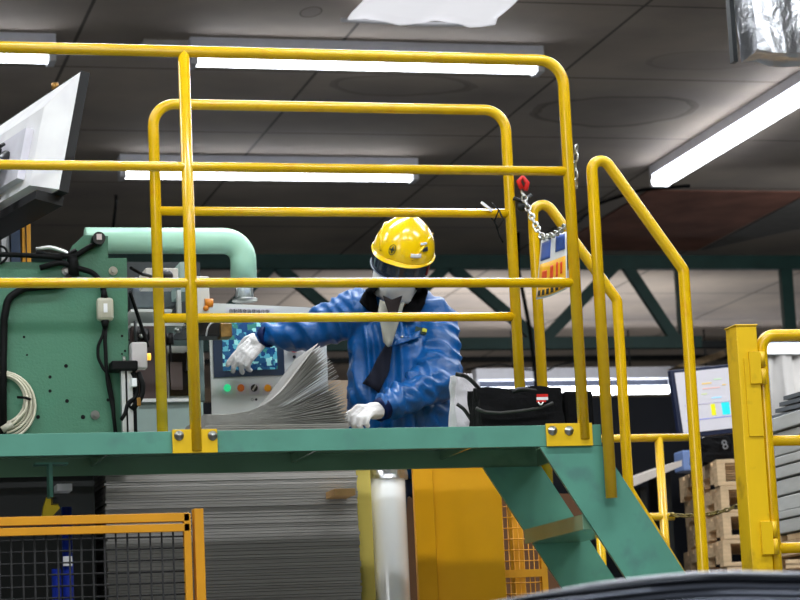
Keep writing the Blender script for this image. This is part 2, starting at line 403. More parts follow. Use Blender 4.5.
# ------------------------------------------------------------------ far things, right side
cur = MB(); X0 = at(764, 352, 20).x; zt = at(780, 355, 20).z; g = []
for i in range(60):
    X = X0 + i*.035; w = .10*sin(i*.9)+.05*sin(i*2.3+1)
    g.append([(X, 20+w*(1 if j else .4), zt-.0-j*.45) for j in range(8)])
t = thing('strip_curtain', (X0+1, 20, zt-3.2), 'bright white folded plastic curtain behind the gate on the right', 'curtain')
cur.surf(g, .004).build('curtain_cloth', mat('white_curtain', (226, 222, 218), .6, noise_amt=.03), t)
MB().mm((X0-.1, 19.93, zt), (X0+2.3, 20.1, zt+.1)).build('curtain_rail', alu, t)
area('lamp_and_fill_light', (X0+1, 18.4, 4.9), (2.0, .3), 34, target=(X0+.9, 20.2, 3.6))  # added fill aimed at the white curtain, without a fixture
for X in (X0, X0+2.1): MB().mm((X-.03, 20.0, 0), (X+.03, 20.06, zt)).build('curtain_post', dark_iron, t)
tag(MB().mm((X0-.4, 21, 3.9), (X0+5, 21.2, 4.3)).build('crane_beam', dark_iron), 'black beam above the white curtain on the right', 'beam')
MB_w = tag(MB().prism([at(676, 366, 24), at(724, 350, 24), at(726, 356, 24), at(690, 368, 24)], (0, .3, 0)).build('roof_brace', wood), 'slanted pale timber above the planning monitor', 'brace')
struct('wall_partition', MB().mm((4.5, 24.6, 0), (19.9, 24.8, 4.56)), mat('navy_partition_paint', (30, 34, 46), .6, 0, .3, 1.2))

# planning monitor (screen with coloured blocks)
mc = at(711, 401, 11); Rm = Matrix.Rotation(radians(-5), 3, 'Y')
t = thing('display_monitor', (mc.x, 11.05, mc.z-.25), 'dark-framed screen showing a pale chart with yellow and cyan blocks', 'monitor')
MB().box(mc, (.39, .04, .335), R=Rm, bev=.004).build('frame', mat('navy_plastic', (26, 34, 62), .4), t)
scr = MB().box(mc+Vector((0, -.022, .004)), (.35, .004, .295), R=Rm).build('screen', mat('screen_pale', (190, 188, 194), .3, emit=(206, 202, 210), estr=.46, noise_amt=.04), t)
for (dx, dz, w, h, c) in [(-.005, -.045, .022, .055, (214, 214, 20)), (.06, -.045, .04, .06, (40, 208, 214)), (-.1, -.055, .02, .05, (120, 200, 214)), (.02, .012, .05, .006, (150, 200, 224)),
                          (-.02, .085, .05, .006, (222, 190, 110)), (.04, .1, .04, .005, (180, 210, 170)), (0, .06, .09, .004, (214, 170, 160)), (-.04, .035, .03, .005, (190, 200, 150)), (.07, .07, .02, .005, (210, 180, 100)),
                          (0, -.012, .3, .002, (150, 140, 170)), (0, -.085, .3, .003, (110, 120, 200))]:
    MB().box(mc + Rm @ Vector((dx, -.026, dz)), (w, .002, h), R=Rm).build('chart_mark', mat('screen_%d_%d_%d' % c, c, .4, emit=c, estr=.6, noise_amt=0), scr)
MB().cyl(mc+Vector((0.02, .03, -.04)), (mc.x+.21, 11.06, mc.z-.04), .015).cyl((mc.x+.2, 11.06, mc.z), (mc.x+.2, 11.06, 0), .02).build('stand', dark_iron, t)

# guard rail behind stairs with chain
t = thing('floor_guard_rail', (3.65, 9.5, 0), 'yellow pipe guard rail standing behind the stair, right of it', 'guard rail')
pa = at(590, 436, 9.5); pb = at(690, 438, 9.5); zz = 2.447
MB().tube([(pa.x, 9.5, zz), (pb.x, 9.5, zz)], .0165).build('top_rail', yellow, t)
for X in (3.645, pa.x+.02): MB().cyl((X, 9.5, 0), (X, 9.5, zz), .018).build('post', yellow, t)
MB().tube([(3.58, 9.5, 2.12), (3.69, 9.5, 2.12)], .0165).build('lower_rail', yellow, t)
def chain(pts, pitch, wire, name, m, parent=None):
    """links of a chain along a polyline"""
    P = [Vector(p) for p in pts]; seg = [(b_-a).length for a, b_ in zip(P, P[1:])]; tot = sum(seg); n = max(2, int(tot/pitch)); mb = MB()
    def pos(s_):
        for a, b_, l in zip(P, P[1:], seg):
            if s_ <= l: return a + (b_-a)*(s_/l), (b_-a).normalized()
            s_ -= l
        return P[-1], (P[-1]-P[-2]).normalized()
    for i in range(n):
        c, d = pos((i+.5)*tot/n); ref = Vector((0, 1, 0)) if abs(d.y) < .8 else Vector((1, 0, 0))
        s1 = d.cross(ref).normalized(); s2 = d.cross(s1)
        w = s1*.7+s2*.7 if i % 2 else s1*.7-s2*.7
        L2 = pitch*.42; h = pitch*.33; q = []
        for k in range(12):
            an = 2*pi*k/12; q.append(c + d*(L2*cos(an)*1.05 + (wire*1.0 if cos(an) > 0 else -wire*1.0)) + w.normalized()*h*sin(an))
        mb.tube(q, wire, 6, closed=True)
    return mb.build(name, m, parent)
catm = lambda a, b_, sag, n=14: [Vector(a).lerp(Vector(b_), k/n) - Vector((0, 0, sag*4*(k/n)*(1-k/n))) for k in range(n+1)]
tag(chain(catm((3.66, 9.5, 2.13), at(738, 506, 9.2), .02), .022, .0036, 'barrier_chain', mat('chain_yellow_black', (110, 96, 40), .5, .2, .6, 40)), 'dull yellow and black chain strung in front of the pallets', 'chain')

ORD = ['first', 'second', 'third', 'fourth', 'fifth', 'sixth', 'seventh', 'eighth', 'ninth', 'tenth', 'eleventh', 'twelfth', 'thirteenth', 'fourteenth', 'fifteenth', 'sixteenth', 'seventeenth', 'eighteenth', 'nineteenth', 'twentieth', 'twenty-first']
ORD += ['twenty-'+w for w in ORD[1:9]] + ['thirtieth'] + ['thirty-'+w for w in ORD[:9]]
# ------------------------------------------------------------------ pallets
def make_pallet(label):
    t = thing('wooden_pallet', (0, 0, 0), label, 'pallet', 'wooden pallets in the tall stack')
    for i in range(7): MB().mm((.0, i*.165, .122), (1.1, i*.165+.11, .144), .002).build('deck_board', wood, t)
    for i in range(3):
        x_ = i*.5275; sg_ = MB().mm((x_, 0, .07), (x_+.045, 1.1, .122), .002)
        for (ya, yb) in ((0, .2), (.43, .67), (.9, 1.1)): sg_.mm((x_, ya, .022), (x_+.045, yb, .0705), .001)
        sg_.build('stringer', wood, t)
    for i in range(3): MB().mm((0, i*.5, 0), (1.1, i*.5+.1, .022), .002).build('bottom_board', wood, t)
    return t
corner = at(718, 459, 12.5); top = corner.z
proto = make_pallet('x'); npal = int(top/.147)
for i in range(npal):
    o = proto if i == 0 else copy_tree(proto)
    lift = top-.147*(i+1)
    if i == 0: o['label'] = 'pale wooden pallet on top of the tall pallet stack, under the black bag'
    else: o['label'] = ORD[i]+' pale wooden pallet from the top of the tall pallet stack'
    # local corner (0,0): boards' long side away, seen as the left face
    rz = radians(-10+random.uniform(-1.2, 1.2)); o.rotation_euler.z = rz
    o.location = (corner.x + random.uniform(-.012, .012), corner.y + random.uniform(-.01, .01), lift-.0)
    bb = None
low = top-.147*npal
if low > .02: tag(MB().mm((corner.x+.05, corner.y+.1, 0), (corner.x+1.1, corner.y+1, low-.001)).build('skid_block', wood), 'timber skid carrying the tall pallet stack', 'skid')
# things on the pallets
bagc = at(719, 457, 12.6)
t = thing('black_bag', (bagc.x+.04, 12.75, top), 'black bag with a white looped number 8 on top of the pallets', 'bag')
gm = MB(); q = bmesh.new(); bmesh.ops.create_cube(q, size=1); bmesh.ops.subdivide_edges(q, edges=q.edges, cuts=6, use_grid_fill=True)
for v in q.verts:
    z_ = v.co.z+.5
    v.co = Vector((bagc.x+.02+v.co.x*.20*(1.05-.18*z_), 12.75+v.co.y*.16*(1-.3*z_), top+.002+z_*.14)) + noise.noise_vector(v.co*4)*.012*min(1, z_*3)
bmesh.ops.recalc_face_normals(q, faces=q.faces); gm._add(q); gm.build('bag_body', mat('black_nylon', (5, 5, 7), .85, 0, .3, 30, bump=.3), t)
text_mesh('8', .075, 'printed_eight', mat('print_grey', (120, 122, 126), .5), t, facing(at(722, 446, 12.645), (1, 0, .25), (-.25, 0, 1)))
wb = at(704, 440, 12.75)
tag(MB().ball((wb.x-.03, 12.75, wb.z+.01), .03, (1.2, .6, .8)).ball((wb.x-.05, 12.75, (wb.z+top)/2), (wb.z-top)/2, (.5, .5, 1.0)).build('white_rag', white_p), 'crumpled white rag hanging over the black bag on the pallets', 'rag')
bb_ = at(686, 450, 13.2)
tag(MB().mm((bb_.x-.04, 13.15, top+.001), (bb_.x+.05, 13.3, top+.12), .008).build('blue_box', mat('pale_blue_box', (110, 134, 184), .5)), 'small pale blue box on the pallets left of the black bag', 'box')
# light conveyor strip left of pallets
s1 = at(632, 478, 13); s2 = at(682, 460, 13); s3 = at(682, 466, 13); s4 = at(632, 487, 13)
t = thing('roller_table', (s1.x+.15, 13.1, 0), 'pale slanted table edge between the stair and the pallets', 'table')
MB().prism([s1, s2, s3, s4], (0, .5, 0)).build('table_top', mat('pale_edge', (196, 186, 178), .5), t)
MB().mm((s1.x+.1, 13.15, 0), (s1.x+.14, 13.4, s1.z-.04)).build('leg', dark_iron, t)
MB().mm((s2.x-.06, 13.15, 0), (s2.x-.02, 13.4, s2.z-.05)).build('leg', dark_iron, t)

# ------------------------------------------------------------------ grey board stack far right (close)
sx = 3.50; z0 = 1.93
t0 = None
gb = mat('grey_board', (186, 187, 185), .55, 0, .12, 5, streak=(1, 1, 8))
zz = z0; k = 0
while zz < 2.31:
    th = [.052, .03, .055, .06, .045, .035][k % 6]; off = random.uniform(-.015, .012)
    rz_ = radians(-3+random.uniform(-1.2, 1.2))
    o = MB().box((sx+.5+off, 7.72, zz+th/2), (1.0, 1.06, th*.86), rz=rz_*.4, bev=.003).build('grey_board', gb)
    tag(o, ORD[k]+' grey board from the bottom of the slanting stack behind the gate', 'board', 'grey boards stacked behind the gate')
    zz += th; k += 1
# two pallets and a steel stand carrying it
o = copy_tree(proto); o.rotation_euler = (0, 0, 0); o.location = (sx+.0, 7.17, z0-.146); o['label'] = 'wooden pallet directly under the grey boards behind the gate'; o['group'] = 'pallets under the grey boards'
o = copy_tree(proto); o.rotation_euler = (0, 0, 0); o.location = (sx+.0, 7.17, z0-.30); o['label'] = 'lower wooden pallet under the grey boards behind the gate'; o['group'] = 'pallets under the grey boards'
t = thing('steel_stand', (sx+.5, 7.72, 0), 'dark steel stand under the pallets behind the gate', 'stand')
MB().mm((sx, 7.17, z0-.36), (sx+1.1, 8.27, z0-.302)).build('stand_top', dark_iron, t)
for X in (sx+.03, sx+1.02):
    for Y in (7.2, 8.2): MB().mm((X, Y, 0), (X+.05, Y+.05, z0-.36)).build('leg', dark_iron, t)
c0 = at(790, 400, 7.9)
o = MB()
for k in range(4): o.box((c0.x+.225+.01*k, 7.9, zz+.016+k*.024), (.32, .5, .014), rz=.2-.05*k, R=None)
tag(o.build('folded_tarp', mat('grey_tarp', (90, 94, 98), .5, 0, .2, 9)), 'folded dark grey tarp on top of the grey boards', 'tarp')

# ------------------------------------------------------------------ work platform
DZ = 2.192; DB = 2.13; YN = 6.8; YF = 7.4
t = thing('work_platform', (1.2, 7.1, 0), 'teal painted steel walkway platform crossing the photo', 'platform')
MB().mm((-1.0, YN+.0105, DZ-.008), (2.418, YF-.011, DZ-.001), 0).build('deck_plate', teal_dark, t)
MB().mm((-1.0, YN, DB), (2.43, YN+.01, DZ), .001).build('edge_beam', teal, t)
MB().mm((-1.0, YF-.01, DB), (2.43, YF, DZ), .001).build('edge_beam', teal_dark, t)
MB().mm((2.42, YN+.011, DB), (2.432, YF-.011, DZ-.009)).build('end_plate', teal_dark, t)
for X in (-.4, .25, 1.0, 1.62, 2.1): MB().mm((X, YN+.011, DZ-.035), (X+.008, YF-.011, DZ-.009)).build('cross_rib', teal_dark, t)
a = at(34, 457, 7.0); c = at(67, 458, 7.0); e = at(50, 486, 7.0)
MB().mm((a.x, 6.97, DB-.006), (c.x, 7.03, DB-.001)).mm((e.x-.005, 6.97, 2.03), (e.x+.005, 7.03, DB-.006)).build('tee_bracket', teal, t)
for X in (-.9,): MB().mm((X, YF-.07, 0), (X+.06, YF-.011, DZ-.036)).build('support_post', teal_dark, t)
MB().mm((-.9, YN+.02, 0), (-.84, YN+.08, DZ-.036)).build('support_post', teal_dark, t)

R_ = .0172
# near guard rail
g = thing('guard_rail', (1.22, YN, DB), 'near yellow pipe guard rail along the front edge of the platform', 'guard rail')
xr = 2.376; xl = 1.22; ZT = 3.298
MB().tube(fillet([(-.9, YN, ZT), (xr, YN, ZT), (xr, YN, DB+.02)], .075, 8), R_, 16).build('top_rail', yellow, g)
for z in (2.956, 2.617): MB().cyl((-.9, YN, z), (xr-.01, YN, z), R_*.84).build('mid_rail', yellow, g)
MB().cyl((xl, YN, DB+.005), (xl, YN, ZT), R_).build('post', yellow, g)
MB().cyl((-.6, YN, DB+.005), (-.6, YN, ZT), R_).build('post', yellow, g)
def bolt(p, parent, r=.0105, d=(0, -1, 0)):
    q = Vector((0, 0, 1)).rotation_difference(Vector(d)).to_matrix()
    MB().lathe(p, [(r*1.35, 0), (r*1.35, .002), (r*.95, .0022), (r*.95, .006), (r*.45, .0062), (r*.45, .011), (0, .011)], 6*2, R=q).build('bolt', steel, parent)
for (xa, xb, bs, xw) in [(172, 217, (178.5, 212), 1), (546, 592, (551.5, 568), 1)]:
    A = at(xa, 441, YN).x; B = at(xb, 441, YN).x; ctr = (A+B)/2
    bp = MB().mm((A, YN-.009, DB-.001), (B, YN-.001, DZ+.004), .001).build('base_plate', yellow_post, g)
    for b_ in bs: q = at(b_, 436 if xa < 300 else 431, YN); bolt((q.x, YN-.009, q.z), bp)
# far guard rail
g = thing('guard_rail', (1.22, 7.38, DB), 'far yellow pipe guard rail between the walkway and the worker', 'guard rail')
YR = 7.365
MB().tube(fillet([(1.219, YR, DZ+.001), (1.219, YR, 3.285), (2.368, YR, 3.285), (2.368, YR, DZ+.001)], .07, 8), R_, 16).build('rail_frame', yellow, g)
for z in (2.944, 2.608): MB().cyl((1.222, YR, z), (2.366, YR, z), R_*.86).build('mid_rail', yellow, g)
for X in (1.219, 2.368): MB().lathe((X, YR, DZ+.0005), [(.033, 0), (.033, .006), (.02, .006)], 16).build('foot_flange', yellow, g)

# stair
slope = .236/.380
def sxz(z, side=0): return 2.238 + (2.128-z)*slope + side
st_ = thing('stair', (3.0, 7.1, 0), 'steep teal steel stair going down from the right end of the platform', 'stair')
for (y0, y1, mm_) in [(YN, YN+.012, teal), (YF-.02, YF-.008, teal)]:
    pts = [(sxz(2.129), y0, 2.129), (sxz(2.129, .192), y0, 2.129), (sxz(0, .192), y0, 0), (sxz(0), y0, 0)]
    MB().prism(pts, (0, y1-y0, 0)).build('stringer', mm_, st_)
z = 1.93
while z > .1:
    X = sxz(z)
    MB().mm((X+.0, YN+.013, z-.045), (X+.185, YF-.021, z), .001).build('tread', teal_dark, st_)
    z -= .235
# stair hand rails
g = thing('stair_handrail', (2.45, YN, 1.7), 'near yellow stair handrail on the camera side of the steps', 'handrail')
YH = YN-.022
ap = at(590, 139, YH); kn = at(683.5, 270, YH); lo = at(610, 498, YH)
MB().tube(fillet([(ap.x, YH, lo.z), (ap.x, YH, ap.z), (kn.x, YH, kn.z), (kn.x, YH, 1.45), (kn.x+.08, YH, 1.30)], .03, 8), R_, 16).build('handrail_pipe', yellow, g)
q = at(607, 492, YH)
g2 = thing('stair_handrail', (2.45, YF, 1.7), 'far yellow stair handrail on the machine side of the steps', 'handrail')
YH2 = YF+.015
ap = at(531, 182, YH2); kn = at(617, 300, YH2); lo = at(627, 490, YH2)
MB().tube(fillet([(ap.x, YH2, 2.05), (ap.x, YH2, ap.z), (kn.x, YH2, kn.z), (kn.x, YH2, lo.z), (kn.x+.33, YH2, lo.z-.57)], .035, 8), R_, 16).build('handrail_pipe', yellow, g2)

# chain, hook and hanging sign across the stair opening
t = thing('safety_chain', (2.41, 7.1, 2.86), 'steel safety chain with a red hook hung across the stair opening', 'chain')
A = Vector(at(522, 192, YR-.02)); Bq = Vector(at(543, 238, 7.12)); Cq = Vector(at(566, 226, YN+.03))
path = [A, A.lerp(Bq, .35)+Vector((0, 0, -.012)), A.lerp(Bq, .7)+Vector((0, 0, -.012)), Bq, Bq.lerp(Cq, .5)+Vector((0, 0, -.008)), Cq]
chain(path, .026, .0034, 'chain_links', steel, t)
MB().tube([A+Vector((0, 0, .01)), A+Vector((-.01, 0, .035)), A+Vector((.004, 0, .05)), A+Vector((.02, 0, .03)), A+Vector((.012, 0, .005))], .0085, 8).build('red_hook', red_p, t)
MB().tube([A+Vector((-.03, 0, -.02)), A+Vector((0, -.01, -.035)), A+Vector((.03, 0, -.01))], .007, 8).ball(A+Vector((-.005, -.005, -.05)), .016).build('snap_hook', dark_iron, t)
# short end of chain on the near post
t2 = tag(chain([at(577, 145, YN+.02), at(574.5, 165, YN+.02), at(576, 188, YN+.02)], .024, .0034, 'spare_chain', steel), 'short length of steel chain hanging on the right post near its top', 'chain')
# hanging sign
s_tl = at(541, 240, 7.12); s_tr = at(566, 231, 6.96); s_bl = at(536, 299, 7.12); s_br = at(567, 288, 6.96)
g_ = thing('hanging_sign', s_tl, 'curved yellow, blue and white warning sign hanging from the safety chain', 'sign')
def sgn(u_, v_, off=0):
    a_ = Vector(s_tl).lerp(Vector(s_tr), u_); b_ = Vector(s_bl).lerp(Vector(s_br), u_)
    p = a_.lerp(b_, v_); n_ = Vector((-.45, -.9, 0)).normalized()
    bulge = .03*sin(pi*u_) ; return p + n_*(bulge*(.4+v_*.6)-.01+off) + Vector((0, 0, -.012*sin(pi*u_)*v_))
def patch(u0_, u1_, v0_, v1_, m_, name, off=0, par=g_, th=.0015):
    return MB().surf([[sgn(u0_+(u1_-u0_)*i/8, v0_+(v1_-v0_)*j/6, off) for j in range(7)] for i in range(9)], th).build(name, m_, par)
sg_w = mat('sign_white', (226, 228, 232), .3); sg_y = mat('sign_yellow', (240, 178, 30), .35); sg_b = mat('sign_blue', (60, 92, 170), .35); sg_r = mat('sign_red', (220, 70, 24), .4)
bd = patch(0, 1, 0, 1, sg_w, 'sign_board')
patch(.04, .96, .42, .97, sg_y, 'yellow_field', .003)
patch(.05, .42, .06, .36, sg_b, 'blue_mark', .003); patch(.62, .95, .03, .3, sg_b, 'blue_mark', .003)
patch(.16, .34, .55, .68, sg_r, 'red_mark', .006); patch(.46, .56, .5, .72, sg_r, 'red_mark', .006); patch(.66, .72, .48, .72, sg_r, 'red_mark', .006)
patch(.8, .86, .5, .7, sg_r, 'red_mark', .006)
for k in range(6): patch(.06+k*.15, .14+k*.15, .86, .95, black, 'black_stripe', .006)
# cable tie on far rail and white slip
c = at(495, 212, YR-.02)
tag(MB().tube([c+Vector(v) for v in ((-.012, -.01, .028), (.004, -.03, .0), (-.006, -.01, -.03), (.012, .005, -.075), (.022, 0, -.1))], .003, 6)
    .tube([c+Vector(v) for v in ((.01, -.01, .005), (.02, -.02, -.03), (.002, -.02, -.055), (-.012, 0, -.02))], .003, 6).build('cable_tie', rubber), 'black cable tie loops wrapped on the far rail by its right post', 'cable tie')
c = at(485, 205, YR-.02)
tag(MB().box(c+Vector((.005, 0, -.005)), (.045, .004, .009), R=Matrix.Rotation(radians(38), 3, 'Y')).build('white_tag', white_p), 'tiny white tag sticking up from the far rail', 'tag')

# ------------------------------------------------------------------ square gate post and gate, right
t = thing('square_post', (2.95, 6.97, 0), 'thick square yellow post at the right of the photo', 'post')
MB().mm((2.922, 6.9, 0), (2.99, 6.985, 2.5), .003).build('post_body', yellow_post, t)
MB().mm((2.919, 6.897, 2.5), (2.993, 6.988, 2.505), .002).build('cap_plate', yellow_post, t)
for z in (2.37, 1.85): MB().mm((2.955, 6.89, z-.05), (2.992, 6.899, z+.05), .001).build('hinge_plate', yellow_post, t)
q = at(752, 400, 6.9)
MB().mm((2.94, 6.896, 2.16), (2.988, 6.8995, 2.40), 0).build('welded_plate', yellow_post, t)
g = thing('gate', (3.3, 6.93, .2), 'yellow pipe gate hinged on the thick square post', 'gate')
Xg = 3.013
MB().tube(fillet([(Xg, 6.93, .3), (Xg, 6.93, 2.475), (4.2, 6.93, 2.475), (4.2, 6.93, .3), (Xg+.05, 6.93, .3)], .045), .0185, 14).build('gate_frame', yellow, g)
for z in (2.148, 1.82): MB().cyl((Xg, 6.93, z), (4.2, 6.93, z), .0165).build('gate_rail', yellow, g)
for z in (2.37, 1.85):
    MB().cyl((Xg-.012, 6.905, z-.05), (Xg-.012, 6.905, z-.003), .011).cyl((Xg-.012, 6.905, z+.003), (Xg-.012, 6.905, z+.05), .011).build('hinge', yellow_post, g)

# ------------------------------------------------------------------ under the platform
# mesh fence
t = thing('mesh_fence', (.6, 6.3, 0), 'yellow framed wire mesh fence panel at the lower left', 'fence')
ZF = 1.918
MB().mm((-.6, 6.29, ZF-.02), (1.105, 6.315, ZF+.002), .001).mm((-.6, 6.29, ZF-.046), (1.105, 6.31, ZF-.026), .001).build('top_bar', orange_yellow, t)
MB().mm((1.09, 6.29, .05), (1.108, 6.315, ZF-.0), .001).build('side_bar', orange_yellow, t)
MB().mm((-.6, 6.29, .05), (1.105, 6.315, .09), .001).build('bottom_bar', orange_yellow, t)
m_ = MB(); k = 0
X = 1.062
while X > -.55: m_.cyl((X, 6.30, .08), (X, 6.30, ZF-.03), .0026, 5); X -= .0298
z = ZF-.058
while z > .1: m_.cyl((-.58, 6.304, z), (1.095, 6.304, z), .0026, 5); z -= .0298
m_.build('wire_mesh', mat('black_wire', (4, 4, 5), .9), t)
tag(MB().mm((1.118, 6.29, 0), (1.142, 6.33, ZF+.012), .001).build('fence_post', orange_yellow), 'slim yellow fence post right beside the mesh panel', 'post')

# big sheet pile beneath
pile = mat('pile_edges', (160, 156, 152), .6, .1, .18, 3, streak=(.4, .4, 40))
P = MB(); z = 0.16; random.seed(3)
xL = 1.066; xR = 1.868
while z < 2.275:
    th = random.choice([.006, .008, .009, .011, .013]); e = random.uniform(-.0022, .0022)
    if random.random() < .06: e -= .004
    P.mm((xL+random.uniform(-.003, .003), 7.55+e, z), (xR+random.uniform(-.003, .003), 7.98, z+th-.0012)); z += th
ZP = z
tag(P.build('sheet_pile', pile), 'tall pile of thin grey steel sheets under the worker and the platform', 'sheet pile', kind='stuff')
tag(MB().mm((xL-.02, 7.5, 0), (xR+.02, 8.0, .158)).build('pile_skid', wood), 'low timber skid beneath the tall grey sheet pile', 'skid')
q = at(340, 494, 7.5)
tag(MB().mm((q.x-.034, 7.43, q.z-.011), (q.x+.034, 7.553, q.z+.011), .002).build('wooden_spacer', mat('raw_timber', (224, 176, 118), .7, 0, .15, 9)), 'short wooden stick poking out of the grey sheet pile', 'wooden stick')

# yellow strip, white roll, yellow guard
tag(MB().mm((1.878, 7.6, 0), (1.926, 7.66, 2.185), .002).build('pale_yellow_post', mat('pale_yellow', (206, 186, 90), .5, 0, .25, 3, streak=(1, 1, .4))), 'pale yellow flat post between the sheet pile and the white roll', 'post')
t = thing('film_roll', (1.995, 7.68, 0), 'glossy white upright roll wrapped in film under the platform', 'roll')
MB().lathe((1.995, 7.68, 0), [(.064, 0), (.064, 2.14), (.058, 2.155), (.02, 2.16)], 40).build('roll_body', mat('glossy_white_film', (252, 252, 252), .2, .0, .03, 4, coat=.8, streak=(1, 1, .2)), t)
wr = MB(); tt = bmesh.new(); bmesh.ops.create_cone(tt, segments=48, radius1=.067, radius2=.066, depth=.05, cap_ends=False)
bmesh.ops.subdivide_edges(tt, edges=tt.edges, cuts=3, use_grid_fill=True)
for v in tt.verts: v.co += Vector((v.co.x, v.co.y, 0)).normalized()*(.004+.007*noise.noise(v.co*60)); v.co += Vector((1.995, 7.68, 2.15))
wr._add(tt); wr.build('crumpled_wrap', foil, t)
t = thing('yellow_guard', (2.2, 7.62, 0), 'large plain yellow machine guard panel under the platform', 'guard panel')
MB().mm((2.064, 7.6, 0), (2.36, 7.606, 2.17), .001).build('panel_sheet', guard_yellow, t)
MB().mm((2.064, 7.59, 0), (2.13, 7.5995, 2.17), .002).build('folded_edge', guard_yellow, t)
t = thing('guard_grille', (2.45, 7.75, 0), 'orange-yellow mesh grille behind the stair beside the yellow guard', 'grille')
og = mat('grille_orange', (214, 150, 20), .5)
MB().mm((2.37, 7.74, 0), (2.385, 7.76, 2.1)).mm((2.53, 7.74, 0), (2.55, 7.76, 2.1)).mm((2.385, 7.74, 1.80), (2.53, 7.76, 1.825)).mm((2.385, 7.74, 2.08), (2.53, 7.76, 2.1)).build('grille_frame', og, t)
m_ = MB()
for k in range(9): m_.cyl((2.39+.017*k, 7.752, 1.0), (2.39+.017*k, 7.752, 2.09), .0018, 5)
for k in range(20): m_.cyl((2.38, 7.748, 1.35+.036*k), (2.54, 7.748, 1.35+.036*k), .0018, 5)
m_.build('grille_mesh', og, t)
tag(MB().mm((2.2, 8.75, 0), (3.05, 8.8, 2.16)).build('brown_board', mat('brown_board', (104, 66, 34), .6, 0, .2, 2)), 'dim brown board behind the stair opening', 'board')
tag(MB().mm((2.48, 7.88, 0), (2.515, 7.92, 2.17)).build('inner_post', og), 'orange-yellow post seen between the stair stringers', 'post')

# blue post with white plate, bracket, under-machine
a = at(62, 490, 7.2); c = at(72, 490, 7.2)
t = thing('blue_cylinder', (a.x+.01, 7.2, 0), 'upright blue air cylinder below the platform at the left', 'cylinder')
MB().cyl((a.x+.012, 7.2, 0), (a.x+.012, 7.2, 2.02), .016, 20).build('cylinder_body', blue_p, t)
MB().cyl((a.x-.022, 7.2, 0), (a.x-.022, 7.2, 1.84), .014, 20).build('cylinder_body', blue_p, t)
q = at(67, 562, 7.18); MB().mm((q.x-.012, 7.17, q.z-.012), (q.x+.014, 7.182, q.z+.016)).build('paper_label', white_p, t)
q = at(63, 488, 7.2); MB().mm((q.x-.022, 7.16, q.z-.012), (q.x+.022, 7.24, q.z+.009), .001).build('top_plate', white_p, t)
a = at(50, 505, 7.05)
t = thing('yellow_bracket', (a.x, 7.05, a.z-.04), 'small bright yellow bracket hanging under the platform', 'bracket')
pts = [at(x, y, 7.05) for x, y in ((47, 497), (54, 497), (60, 508), (50, 519), (42, 519), (44, 506))]
MB().prism(pts, (0, .03, 0)).build('bracket_plate', mat('bright_yellow', (230, 200, 30), .5), t)
q = at(52, 484, 7.05); MB().mm((q.x-.004, 7.0, q.z-.06), (q.x+.012, 7.06, 2.032)).build('hanger_arm', dark_iron, t)

# ------------------------------------------------------------------ green press machine, left
YP = 7.5
t = thing('press_machine', (.5, 7.9, 0), 'big green machine housing at the left behind the rails', 'machine')
xe = at(129, 340, YP).x
MB().prism([(-.6, YP, 2.15), (xe-.006, YP, 2.15), (xe, YP, at(128, 258, YP).z), (at(108, 258, YP).x, YP, at(108, 258, YP).z), at(108, 236, YP), at(84, 235, YP), at(72, 246, YP), at(66, 262, YP), (-.6, YP, at(66, 262, YP).z)], (0, .035, 0)).build('front_plate', press_green, t)
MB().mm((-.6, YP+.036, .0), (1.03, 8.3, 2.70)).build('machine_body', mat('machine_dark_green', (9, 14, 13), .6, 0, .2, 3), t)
zt_ = at(30, 262, YP).z
# bolts, holes
def spot(px, py, r, m_, name, d=.004):
    q = at(px, py, YP); MB().cyl((q.x, YP-d, q.z), (q.x, YP+.001, q.z), r, 16).build(name, m_, t)
for (px, py) in [(66, 271), (113, 271), (95, 415)]:
    spot(px, py, .014, steel, 'washer', .004); q = at(px, py, YP); MB().cyl((q.x, YP-.014, q.z), (q.x, YP-.004, q.z), .008, 6).build('bolt', steel, t)
for (px, py, r) in [(24, 337, .004), (122, 336, .004), (27, 355, .003), (66, 366, .006), (50, 377, .005), (50, 391, .005), (67, 401, .006), (38, 417, .006), (83, 417, .007), (108, 400, .005), (122, 354, .003), (125, 351, .004)]:
    spot(px, py, r, rubber, 'drilled_hole', .0008)
# sensor on lug
q = at(97, 241, YP)
s_ = MB().cyl((q.x, YP-.05, q.z), (q.x, YP, q.z), .02, 20).build('round_switch', black, t)
MB().mm((q.x-.008, YP-.053, q.z-.006), (q.x+.008, YP-.0505, q.z+.012)).build('switch_face', mat('pale_pink_grey', (206, 190, 190), .4), s_)
# black cables on plate
def cab(pts, r, name, label=None, Y=YP-.02, m_=rubber, parent=None):
    P_ = [at(x, y, Y) if not isinstance(x, Vector) else x for x, y in pts]
    return MB().tube(fillet(P_, .05, 4), r, 8).build(name, m_, parent)
cab([(40, 268), (60, 262), (78, 268), (92, 272), (102, 282), (105, 300)], .009, 'hose', parent=t)
cab([(72, 257), (73, 263), (74, 276)], .017, 'hose', parent=t)
cab([(60, 256), (75, 256), (88, 248), (97, 243)], .009, 'hose', parent=t)
cab([(36, 249), (50, 247), (66, 252), (72, 258)], .006, 'hose', m_=alu, parent=t)
cab([(36, 252), (50, 255), (66, 256), (76, 250)], .007, 'hose', parent=t)
cab([(-10, 254), (20, 255), (40, 256), (62, 258)], .008, 'hose', parent=t)
cab([(3, 440), (3, 360), (4, 320), (8, 298), (24, 288), (62, 285), (70, 276)], .012, 'hose', parent=t)
cab([(0, 246), (6, 248), (8, 258), (0, 264)], .004, 'hose', parent=t)
